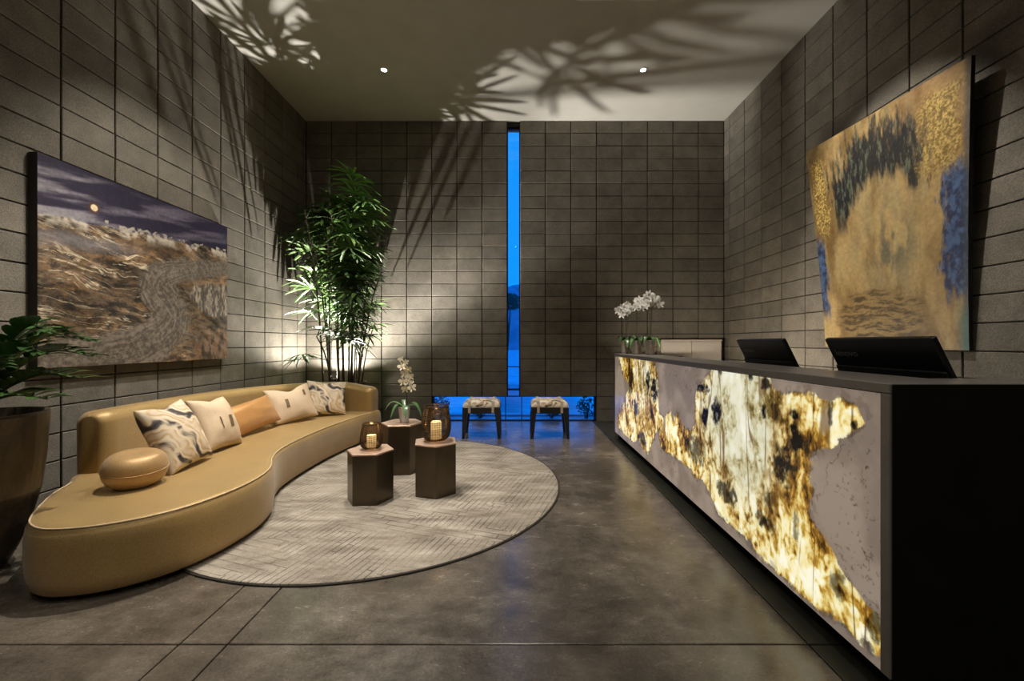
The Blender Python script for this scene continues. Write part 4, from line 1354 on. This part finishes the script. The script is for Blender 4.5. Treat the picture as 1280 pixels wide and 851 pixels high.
# three orchids on the far end of the desk
def counter_orchid(label, x, y, sprays, seed):
    rg = random.Random(seed)
    t = thing('potted_orchid', label, 'orchid', (x, y, DZ), 0, 'white orchids on the desk')
    MB().lathe([(0.046, 0), (0.052, 0.006), (0.068, 0.17), (0.064, 0.172), (0.058, 0.155)], 24).build('pot', M['grey_pot'], t)
    MB().lathe([(0.060, 0.150), (0.03, 0.160), (0.002, 0.163)], 18).build('moss', M['soil'], t)
    for k in range(7):
        arch_leaf(t, 'leaf', M['orchid_leaf'], k * 0.9 + seed, rg.uniform(0.11, 0.16), 0.055, rg.uniform(0.05, 0.10), rg.uniform(0.08, 0.19), 0.155)
    for (dx, dy, h, bend) in sprays:
        pts = catmull([(0.01 * dx, 0, 0.15), (dx * 0.25, dy * 0.3, 0.15 + (h - 0.15) * 0.5), (dx * 0.5, dy * 0.6, h * 0.93), (dx * 0.5 + bend * 0.35, dy * 0.7, h + 0.02), (dx * 0.5 + bend, dy * 0.8, h - 0.04)], 6)
        MB().tube([tuple(p) for p in pts], 0.0036, 6).build('flower_stem', M['flower_stem'], t, sm=True)
        n = len(pts)
        for k in range(9):
            p = pts[int(n * 0.55 + (n * 0.45 - 1) * k / 8)]
            put_flower(t, (p[0] + rg.uniform(-0.025, 0.025), p[1] - 0.03 + rg.uniform(-0.02, 0.02), p[2] + rg.uniform(-0.05, 0.035)),
                       (rg.uniform(-0.6, 0.3), -1, rg.uniform(-0.25, 0.3)), rg.uniform(0.050, 0.062), rg.uniform(-0.4, 0.4), FLOWER, lip=False)
counter_orchid('white orchid in a stone grey pot at the very end of the desk top', 1.425, 5.24, [(0.02, 0, 0.56, -0.10), (0.10, 0.02, 0.60, -0.10)], 1)
counter_orchid('white orchid in a stone grey pot between the two other orchid pots', 1.505, 5.02, [(0.0, 0, 0.62, 0.10)], 2)
counter_orchid('tallest white orchid in a stone grey pot, the one next to the monitors', 1.585, 4.77, [(0.0, 0.0, 0.66, -0.10), (0.06, 0.0, 0.63, 0.06)], 3)

# ================================================================== potted palm in the corner, with its uplight
PX, PY, PZ = -2.56, 5.93, 0.665
palm = thing('potted_palm', 'tall cane palm with fan leaves in the corner behind the sofa', 'palm', (PX, PY, 0))
MB().lathe([(0.25, 0.0), (0.26, 0.01), (0.34, 0.66), (0.345, 0.70), (0.325, 0.70), (0.318, 0.64)], 40).build('planter', M['planter'], palm, sm=False)
MB().lathe([(0.318, 0.655), (0.2, 0.675), (0.002, 0.685)], 32).build('soil', M['soil'], palm)

def frond_mesh(seed):
    rg = random.Random(seed)
    m = MB()
    pl = rg.uniform(0.22, 0.34)
    m.tube([(0, 0, 0), (pl * 0.5, 0, pl * 0.33), (pl, 0, pl * 0.42)], [0.0045, 0.0035, 0.003], 5)
    c0 = Vector((pl, 0, pl * 0.42))
    n = rg.choice((8, 9, 10))
    for k in range(n):
        a = R_(-108 + 216 * k / (n - 1) + rg.uniform(-5, 5))
        u = Vector((math.cos(a), math.sin(a), 0)); w = Vector((-u.y, u.x, 0))
        L = rg.uniform(0.27, 0.37) * (1 - 0.18 * abs(a) / 1.9)
        W = rg.uniform(0.030, 0.044)
        drop = rg.uniform(0.02, 0.12)
        vs, fs = [], []
        rows = [(0.0, 0.15), (0.25, 0.8), (0.6, 1.0), (0.88, 0.8), (1.0, 0.3)]
        for t, ww in rows:
            c = c0 + u * L * t + Vector((0, 0, 0.06 * t - (drop + 0.06) * t * t))
            vs += [c - w * W / 2 * ww, c + Vector((0, 0, -0.006 * ww)), c + w * W / 2 * ww]
        for q in range(4):
            b = q * 3
            fs += [(b, b + 3, b + 4, b + 1), (b + 1, b + 4, b + 5, b + 2)]
        m.add(vs, fs)
    me = m.mesh('frond', False)
    me.materials.append(M['palm_leaf'])
    return me
FRONDS = [frond_mesh(s) for s in range(7)]
rg = random.Random(21)
canes = []
for k in range(17):
    a = k * 2.399; r = 0.05 + 0.22 * math.sqrt((k + 0.5) / 17)
    bx, by = r * math.cos(a) * 1.05 + 0.03, r * math.sin(a) - 0.06
    h = [2.75, 2.55, 2.35, 2.8, 2.1, 1.85, 2.45, 2.2, 1.5, 2.6, 1.1, 1.9, 2.4, 1.6, 2.05, 0.7, 0.9][k]
    lx, ly = bx * rg.uniform(0.5, 1.2) + rg.uniform(-0.10, 0.10), by * rg.uniform(0.3, 0.8) - 0.10 + rg.uniform(-0.10, 0.06)
    pts = catmull([(bx, by, PZ), (bx + lx * 0.25, by + ly * 0.2, PZ + h * 0.4), (bx + lx * 0.6, by + ly * 0.55, PZ + h * 0.75), (bx + lx, by + ly, PZ + h)], 6)
    MB().tube([tuple(p) for p in pts], [0.013 - 0.006 * i / (len(pts) - 1) for i in range(len(pts))], 7).build('cane', M['cane'], palm, sm=True)
    canes.append((pts, h))
LX_, LY_, LZ_ = PX - 0.20, PY + 0.20, 0.745          # the uplight
FCO = []
for me in FRONDS:
    a_ = np.zeros(len(me.vertices) * 3); me.vertices.foreach_get('co', a_)
    FCO.append(a_.reshape(-1, 3))
nfr = 0
for pts, h in canes:
    nf = 15 if h > 1.3 else 8
    for i in range(nf):
        f = 1 - (i / nf) ** 1.15 * (0.56 if h > 2 else 0.62)
        p = pts[min(len(pts) - 1, int(f * (len(pts) - 1)))]
        for _ in range(300):
            az = rg.uniform(0, 2 * math.pi)
            sc = rg.uniform(0.85, 1.3)
            eul = Euler((rg.uniform(-0.3, 0.3), rg.uniform(-0.55, 0.40), az))
            q = FCO[nfr % 7] * sc @ np.array(eul.to_matrix()).T + p + np.array([PX, PY, 0])
            if q[:, 0].min() < WL + 0.02 or q[:, 1].max() > WB - 0.02 or q[:, 0].max() > -1.74 or q[:, 1].min() < 4.95: continue
            # crown shaped for the light: fronds blocking these two ceiling gaps are dropped
            k = (HC - LZ_) / np.maximum(q[:, 2] - LZ_, 0.05)
            hx = LX_ + (q[:, 0] - LX_) * k; hy = LY_ + (q[:, 1] - LY_) * k
            gapA = (hx > -0.7) & (hx < 3.4) & (hy > 5.65 - 0.05 * hx) & (hy < 6.6)
            gapB = (hx < -2.35) & (hx > -3.5) & (hy > 3.4) & (hy < 5.1)
            if (gapA.mean() > 0.02 or gapB.mean() > 0.05) and rg.random() > 0.008: continue
            break
        else:
            continue
        o = bpy.data.objects.new('frond', FRONDS[nfr % 7]); C.objects.link(o); o.parent = palm
        o.location = tuple(p); o.scale = (sc,) * 3
        o.rotation_euler = eul
        nfr += 1

# low fronds added beside the two walls to cast shadow streaks
for (ox, oy, oz, az, pitch, sc) in ((0.16, 0.16, 1.62, 6, -0.55, 1.0), (0.20, 0.05, 1.95, 14, -0.5, 1.05), (0.10, 0.22, 2.20, 2, -0.7, 0.95), (0.22, -0.02, 1.35, 10, -0.25, 0.9),
                                (-0.26, -0.10, 1.75, -96, -0.55, 1.0), (-0.30, -0.02, 2.05, -100, -0.6, 1.0), (-0.22, -0.15, 1.45, -92, -0.35, 0.95), (-0.28, -0.2, 2.35, -88, -0.5, 0.95)):
    o = bpy.data.objects.new('frond', FRONDS[nfr % 7]); C.objects.link(o); o.parent = palm
    o.location = (ox, oy, oz); o.scale = (sc,) * 3
    o.rotation_euler = Euler((0.15, pitch, R_(az)))
    q = FCO[nfr % 7] * sc @ np.array(o.rotation_euler.to_matrix()).T + np.array([PX + ox, PY + oy, oz])
    o.location.x += max(0.0, WL + 0.02 - q[:, 0].min()); o.location.y -= max(0.0, q[:, 1].max() - (WB - 0.02))
    nfr += 1

up = thing('uplight', 'small black uplight set in the palm planter soil', 'lamp', (LX_, LY_, 0.672))
MB().lathe([(0.034, 0.0), (0.036, 0.05), (0.033, 0.054), (0.030, 0.046)], 18).build('housing', M['black_plastic'], up)
MB().lathe([(0.001, 0.047), (0.029, 0.046)], 16, cap0=True, cap1=False).build('lens', M['lens'], up)
ld = bpy.data.lights.new('uplight_glow', 'SPOT'); ld.spot_size = R_(160); ld.spot_blend = 0.4; ld.energy = UPLIGHT_W; ld.color = (1.0, 0.94, 0.84); ld.shadow_soft_size = 0.018
lo = bpy.data.objects.new('uplight_glow', ld); C.objects.link(lo); lo.parent = up; lo.location = (0, 0, 0.066); lo.rotation_euler = (math.pi, 0, 0)

for (tg_, size_, w_) in (((2.0, 6.55, HC), 30, 560), ((0.9, 6.25, HC), 66, 330), ((-2.95, 4.40, HC), 52, 380), ((-2.4, 6.1, HC), 50, 200)):
    l_ = spot_light('uplight_beam', up, w_, tg_, size_, 1.0, (1.0, 0.94, 0.85), (0, 0, 0.066), 0.018)

# ================================================================== leafy plant in the big planter beside the sofa
ZX, ZY = -3.05, 2.24
zz = thing('potted_plant', 'glossy leafy plant in a tall bronze planter beside the wide end of the sofa', 'plant', (ZX, ZY, 0))
MB().lathe([(0.13, 0.0), (0.145, 0.01), (0.185, 0.10), (0.235, 0.25), (0.272, 0.42), (0.292, 0.60), (0.302, 0.78), (0.308, 0.865), (0.304, 0.878), (0.282, 0.878), (0.272, 0.80)], 48).build('planter', M['planter'], zz, sm=False)
MB().lathe([(0.272, 0.815), (0.15, 0.835), (0.002, 0.845)], 30).build('soil', M['soil'], zz)
def zz_leaf_mesh():
    rows = [(0.0, 0.1), (0.2, 0.7), (0.45, 1.0), (0.72, 0.78), (1.0, 0.05)]
    vs, fs = [], []
    for t, w in rows:
        z = 0.10 * math.sin(t * 2.4)
        vs += [(t, -0.25 * w, z + 0.08 * w), (t, 0, z), (t, 0.25 * w, z + 0.08 * w)]
    for k in range(4):
        b = k * 3
        fs += [(b, b + 3, b + 4, b + 1), (b + 1, b + 4, b + 5, b + 2)]
    me = MB().add(vs, fs).mesh('leaf', True); me.materials.append(M['zz_leaf'])
    return me
ZL = zz_leaf_mesh()
rg = random.Random(3)
zz_stems = [(-12, 0.60, 0.17), (4, 0.56, 0.27), (-2, 0.40, 0.42), (28, 0.46, 0.40), (-28, 0.50, 0.34), (-55, 0.48, 0.42), (55, 0.42, 0.50), (-90, 0.40, 0.48), (95, 0.36, 0.52), (-130, 0.28, 0.52), (15, 0.34, 0.55), (-40, 0.30, 0.58), (140, 0.22, 0.55)]
for (az, reach, hh) in zz_stems:
    a = R_(az); u = Vector((math.cos(a), math.sin(a), 0)); w = Vector((-u.y, u.x, 0))
    b0 = u * 0.06 + w * rg.uniform(-0.05, 0.05) + Vector((0, 0, 0.835))
    pts = catmull([tuple(b0), tuple(b0 + u * reach * 0.22 + Vector((0, 0, hh * 0.62))), tuple(b0 + u * reach * 0.6 + Vector((0, 0, hh * 0.98))), tuple(b0 + u * reach + Vector((0, 0, hh * 0.9)))], 7)
    s = MB().tube([tuple(p) for p in pts], [0.009 - 0.006 * i / (len(pts) - 1) for i in range(len(pts))], 6).build('stem', M['stem'], zz, sm=True)
    nl = 11
    for i in range(nl):
        f = 0.30 + 0.68 * i / (nl - 1)
        k = f * (len(pts) - 1); k0_ = min(int(k), len(pts) - 2)
        p = Vector(pts[k0_] + (pts[k0_ + 1] - pts[k0_]) * (k - k0_))
        tg = Vector(pts[k0_ + 1] - pts[k0_]).normalized()
        for sd in (-1, 1):
            d = (tg * 0.75 + w * sd * 0.95 + Vector((0, 0, rg.uniform(-0.05, 0.25)))).normalized()
            L = (0.135 - 0.035 * abs(2 * (i / (nl - 1)) - 0.9)) * rg.uniform(0.9, 1.1)
            tip = Vector((ZX, ZY, 0)) + p + d * L
            if tip.x < WL + 0.075: continue
            nz = (tg.cross(w) * -1 if True else tg)
            xx = d; zz_ = (Vector((0, 0, 1)) - xx * xx.z).normalized(); yy = zz_.cross(xx)
            o = bpy.data.objects.new('leaf', ZL); C.objects.link(o); o.parent = s
            o.location = p; o.scale = (L,) * 3
            o.rotation_euler = Matrix((xx, yy, zz_)).transposed().to_euler()
    
# ================================================================== paintings
def landscape_painting():
    ya, yb, za, zb = 2.800, 4.640, 1.095, 2.605
    xf = WL + 0.070
    n, m = 520, 420
    U, V = np.meshgrid(np.linspace(0, 1, n), np.linspace(0, 1, m), indexing='ij')
    cst = lambda c: col(*c)[None, None] * np.ones(U.shape + (1,))
    asp = 1.84
    x, y = U * asp, V * 1.5
    hor = 0.725 + 0.075 * U + (fbm(x * 6, U * 0 + 0.5, 3, 4) - 0.5) * 0.05
    # sky
    st = fbm(x * 1.6 + y * 2.0, y * 14 - x * 2.4, 5, 4)
    sky = mixc(cst((46, 42, 62)), cst((112, 106, 122)), sstep(0.42, 0.72, st))
    sky = mixc(sky, cst((150, 146, 152)), sstep(0.50, 0.75, st) * sstep(0.6, 0.0, U) * 0.9)
    sky = mixc(sky, cst((34, 30, 52)), sstep(0.5, 1.0, U) * 0.55 + 0.25 * sstep(0.92, 1.0, V))
    dm = np.hypot((U - 0.205) * asp, (V - 0.825) * 1.5)
    sky = mixc(sky, cst((92, 62, 52)), 1 - sstep(0.036, 0.050, dm))
    sky = mixc(sky, cst((232, 214, 178)), 1 - sstep(0.022, 0.030, dm))
    # land
    w1 = fbm(x * 3, y * 3, 11, 4) - 0.5
    l1 = fbm(x * 8 + w1 * 2, y * 22 + x * 3 + w1 * 3, 13, 6, 0.68)
    l2 = fbm(x * 14, y * 30 + w1 * 4, 17, 6, 0.7)
    land = mixc(cst((50, 44, 40)), cst((126, 108, 88)), sstep(0.30, 0.70, l1))
    land = mixc(land, cst((142, 112, 78)), sstep(0.46, 0.72, l2) * 0.7)
    land = mixc(land, cst((40, 36, 36)), sstep(0.50, 0.66, fbm(x * 12, y * 26 + x * 2, 19, 6, 0.7)) * 0.75)
    for (sd, fx_, fy_, th_) in ((23, 0.9, 11.0, 0.016), (24, 1.4, 16.0, 0.013), (25, 2.0, 21.0, 0.016)):
        rdg = np.abs(fbm(x * fx_ + 4, y * fy_ + x * 2.6 + w1 * 3, sd, 5, 0.55) - 0.5)
        land = mixc(land, cst((208, 194, 168)), (1 - sstep(th_ * 0.4, th_ * 1.6, rdg)) * sstep(0.46, 0.62, fbm(x * 5, y * 7, sd + 30, 3)) * sstep(0.85, 0.45, U) * 0.9)
    orange = sstep(0.55, 0.72, fbm(x * 4, y * 6, 29, 4))
    land = mixc(land, cst((140, 104, 66)), orange * 0.25)
    land = land * (0.55 + 0.95 * sstep(0.28, 0.72, fbm(x * 2.4, y * 6 + x, 27, 5, 0.6)))[..., None]
    # pale band under the horizon
    below = hor - V
    land = mixc(land, cst((196, 186, 172)), sstep(0.06, 0.0, below) * sstep(0.42, 0.6, fbm(x * 12, y * 9, 31, 3)))
    land = mixc(land, cst((120, 116, 118)), sstep(0.05, 0.09, below) * sstep(0.17, 0.10, below) * sstep(0.5, 0.2, U) * 0.8)
    # winding road
    rp = catmull([(-0.25, -0.02), (0.12, 0.02), (0.36, 0.07), (0.52, 0.16), (0.60, 0.27), (0.565, 0.37), (0.50, 0.46), (0.55, 0.545), (0.74, 0.625), (1.05, 0.70)], 12)
    rw = np.interp(np.linspace(0, 1, len(rp)), [0, 0.3, 0.5, 0.7, 1.0], [0.20, 0.21, 0.21, 0.17, 0.07])
    best = np.full(U.shape, 9.0); tang = np.zeros(U.shape)
    for k in range(0, len(rp), 1):
        dd = np.hypot((U - rp[k, 0]) * asp, (V - rp[k, 1]) * 1.5) / rw[k]
        upd = dd < best
        best = np.where(upd, dd, best); tang = np.where(upd, k, tang)
    road_t = fbm(best * 16 + (fbm(x * 9, y * 9, 36, 4) - 0.5) * 5, tang * 0.045, 37, 4, 0.6)
    road = mixc(cst((84, 77, 70)), cst((128, 118, 106)), sstep(0.36, 0.64, 0.5 * road_t + 0.5 * fbm(x * 46, y * 36, 38, 4, 0.6)))
    rm = 1 - sstep(0.72, 1.08, best + (fbm(x * 12, y * 16, 41, 5, 0.65) - 0.5) * 0.8)
    land = mixc(land, road, rm)
    # rocky outcrop and grass on the right
    rk = np.hypot((U - 0.92) / 0.22, (V - 0.44) / 0.125) + (fbm(x * 10, y * 10, 43, 3) - 0.5) * 0.5
    rc = mixc(cst((78, 70, 64)), cst((158, 146, 130)), sstep(0.40, 0.66, fbm(x * 40, y * 12, 47, 5, 0.65)))
    rc = mixc(rc, cst((206, 168, 118)), sstep(0.34, 0.30, V + 0.02) * sstep(0.2, 0.33, V))
    land = mixc(land, rc, 1 - sstep(0.85, 1.0, rk))
    gr = 0.75 * sstep(0.66, 0.84, U) * sstep(0.24, 0.14, V + (fbm(x * 8, y * 8, 51, 3) - 0.5) * 0.1)
    gc = mixc(cst((58, 48, 40)), cst((142, 108, 80)), sstep(0.4, 0.65, fbm(x * 22, y * 10, 53, 4)))
    land = mixc(land, gc, gr)
    c = mixc(land, sky, sstep(-0.004, 0.008, V - hor))
    # little pale trees along the horizon
    tr = (np.abs(V - hor - 0.012) < 0.03 * vnoise(x * 22, U * 0, 57)) & (vnoise(x * 9, U * 0, 59) > 0.35) & (U > 0.25)
    c = mixc(c, cst((182, 174, 158)), tr * 0.85 * sstep(0.3, 0.6, fbm(x * 40, y * 40, 61, 2)))
    c = c * (0.72 + 0.56 * fbm(x * 60, y * 60, 63, 3))[..., None]
    relief = 0.006 * fbm(x * 18, y * 26, 67, 4) * sstep(0.02, -0.02, V - hor)
    edge = np.minimum(np.minimum(U, 1 - U), np.minimum(V, 1 - V)) < 1e-6
    X = xf + np.where(edge, 0.0, relief)
    t = thing('landscape_painting', 'wide dark landscape painting with winding road and violet sky above the sofa', 'painting', (WL + 0.035, (ya + yb) / 2, za))
    off = t.location
    pts = np.stack([X - off.x, ya + U * (yb - ya) - off.y, za + V * (zb - za) - off.z], -1)
    link_mesh('canvas', grid_mesh('canvas', pts, c), M['paint'], t)
    MB().box(WL + 0.005, xf - 0.001, ya, yb, za, zb).build('stretcher', M['canvas_edge'], t, world=True)
landscape_painting()

def abstract_painting():
    n, m = 300, 380
    U, V = np.meshgrid(np.linspace(0, 1, n), np.linspace(0, 1, m), indexing='ij')
    cst = lambda c: col(*c)[None, None] * np.ones(U.shape + (1,))
    x, y = U * 1.6, V * 2.1
    w1 = fbm(x * 3, y * 3, 3, 4) - 0.5
    gold = mixc(cst((122, 98, 60)), cst((184, 158, 108)), sstep(0.3, 0.7, fbm(x * 4 + w1, y * 1.6, 5, 5)))
    gold = mixc(gold, cst((176, 160, 118)), sstep(0.45, 0.7, fbm(x * 9, y * 2.2, 7, 4)) * 0.5)
    gold = mixc(gold, cst((132, 98, 60)), sstep(0.55, 0.8, U) * sstep(0.5, 0.9, V) * 0.6)
    c = gold
    def brush(s, fx=34, fy=7): return fbm(x * fx, y * fy + x * 3, s, 5, 0.62) - 0.5
    # dark crown-like arch
    du, dv = (U - 0.50) / 0.31, (V - 0.735) / 0.245
    rr = np.hypot(du, dv) + brush(11) * 1.1 + (fbm(x * 5, y * 5, 12, 3) - 0.5) * 0.35
    inner_ = np.hypot((U - 0.53) / 0.205, (V - 0.575) / 0.165) + brush(13) * 0.55 + (fbm(x * 5, y * 5, 14, 3) - 0.5) * 0.3
    arch = (1 - sstep(0.70, 1.12, rr)) * sstep(0.78, 1.18, inner_) * sstep(0.56, 0.66, V + brush(15) * 0.12)
    legs = (1 - sstep(0.035, 0.060, np.abs(U - 0.245 - brush(17) * 0.05))) * sstep(0.50, 0.58, V) * sstep(0.80, 0.70, V)
    legs = np.maximum(legs, (1 - sstep(0.03, 0.055, np.abs(U - 0.735 - brush(19) * 0.05))) * sstep(0.60, 0.68, V) * sstep(0.85, 0.75, V))
    inkc = mixc(cst((16, 30, 42)), cst((92, 100, 88)), sstep(0.50, 0.72, fbm(x * 44, y * 10 + x * 5, 23, 5, 0.65)))
    c = mixc(c, inkc, np.clip(arch + legs * 0.85, 0, 1) * 0.93)
    # smoky blue-grey veil in the middle
    veil = np.exp(-(((U - 0.57) / 0.17) ** 2 + ((V - 0.42) / 0.15) ** 2)) * sstep(0.30, 0.60, fbm(x * 14, y * 5, 29, 4))
    c = mixc(c, cst((88, 92, 82)), veil * 0.9)
    # rippled dark pool at the foot
    q = ((U - 0.48) / 0.36) ** 2 + ((V - 0.13) / 0.13) ** 2 + (fbm(x * 6, y * 12, 31, 4) - 0.5) * 0.8
    rip = sstep(0.36, 0.62, fbm(x * 7, y * 46 + w1 * 6, 33, 6, 0.7))
    c = mixc(c, mixc(cst((62, 48, 30)), cst((142, 118, 74)), rip), (1 - sstep(0.5, 1.1, q)) * 0.92)
    # blue flanks and flaked gold
    bl = sstep(0.085, 0.05, U + brush(37) * 0.10) * sstep(0.10, 0.2, V) * sstep(0.58, 0.48, V)
    br = sstep(0.855, 0.90, U + brush(39) * 0.14) * sstep(0.16, 0.24, V + brush(40) * .1) * sstep(0.70, 0.62, V + brush(41) * 0.2)
    bc = mixc(cst((28, 46, 84)), cst((72, 100, 142)), sstep(0.35, 0.68, fbm(x * 30, y * 24, 43, 5, 0.65)))
    c = mixc(c, bc, np.clip(bl + br, 0, 1) * 0.95)
    fl = 0.9 * sstep(0.15, 0.06, np.abs(U - 0.87) + brush(47) * 0.22 + 0.02) * sstep(0.62, 0.70, V) * sstep(0.97, 0.92, V)
    fl2 = sstep(0.075, 0.03, np.abs(U - 0.085) + brush(49) * 0.12) * sstep(0.5, 0.6, V) * sstep(0.95, 0.9, V)
    flc = mixc(cst((112, 90, 44)), cst((214, 186, 112)), sstep(0.36, 0.70, fbm(x * 80, y * 80, 51, 4, 0.7)))
    c = mixc(c, flc, np.clip(fl + fl2, 0, 1) * 0.92)
    c = mixc(c, cst((70, 78, 84)), sstep(0.965, 0.99, U) * 0.7)
    c = mixc(c, cst((60, 120, 120)), sstep(0.93, 0.98, U) * sstep(0.2, 0.1, V) * 0.6)
    c = c * (0.78 + 0.44 * fbm(x * 50, y * 50, 53, 3))[..., None]
    # a panel that flares and leans forward towards the top
    fl_ = 0.125 * V ** 1.5
    dy0, dy1 = 4.335 + fl_, 2.960 - fl_
    Y = dy0 + (dy1 - dy0) * U
    zt = 3.375 - 0.075 * U
    z0 = 1.240 - 0.02 * U
    Z = z0 + (zt - z0) * V
    lean = 0.035 + 0.125 * V ** 1.2
    X = WR - lean - 0.004 * fbm(x * 20, y * 20, 57, 3)
    t = thing('abstract_painting', 'gold and ink blue abstract painting on a flaring panel behind the desk', 'painting', (WR - 0.05, 3.65, 1.23))
    off = np.array(t.location)
    pts = np.stack([X, Y, Z], -1) - off
    link_mesh('canvas', grid_mesh('canvas', pts[::-1], c[::-1]) if False else grid_mesh('canvas', pts, c), M['paint_gold'], t)
    # solid edge behind the painted face
    kk = 14
    vs_, fs_ = [], []
    th = 0.03
    for i in range(kk + 1):
        j = int(i / kk * (m - 1))
        for uu in (0, n - 1):
            p = np.array([WR - float(lean[0, j]), Y[uu, j], Z[uu, j]]) - off
            vs_.append(tuple(p + [0.002, 0, 0])); vs_.append(tuple(p + [th, 0, 0]))
    for i in range(kk):
        a = i * 4; b = a + 4
        fs_ += [(a, a + 1, b + 1, b), (a + 2, b + 2, b + 3, a + 3), (a + 1, a + 3, b + 3, b + 1), (a, b, b + 2, a + 2)]
    fs_ += [(0, 2, 3, 1), (kk * 4, kk * 4 + 1, kk * 4 + 3, kk * 4 + 2)]
    MB().add(vs_, fs_).build('panel', M['canvas_edge'], t)
abstract_painting()
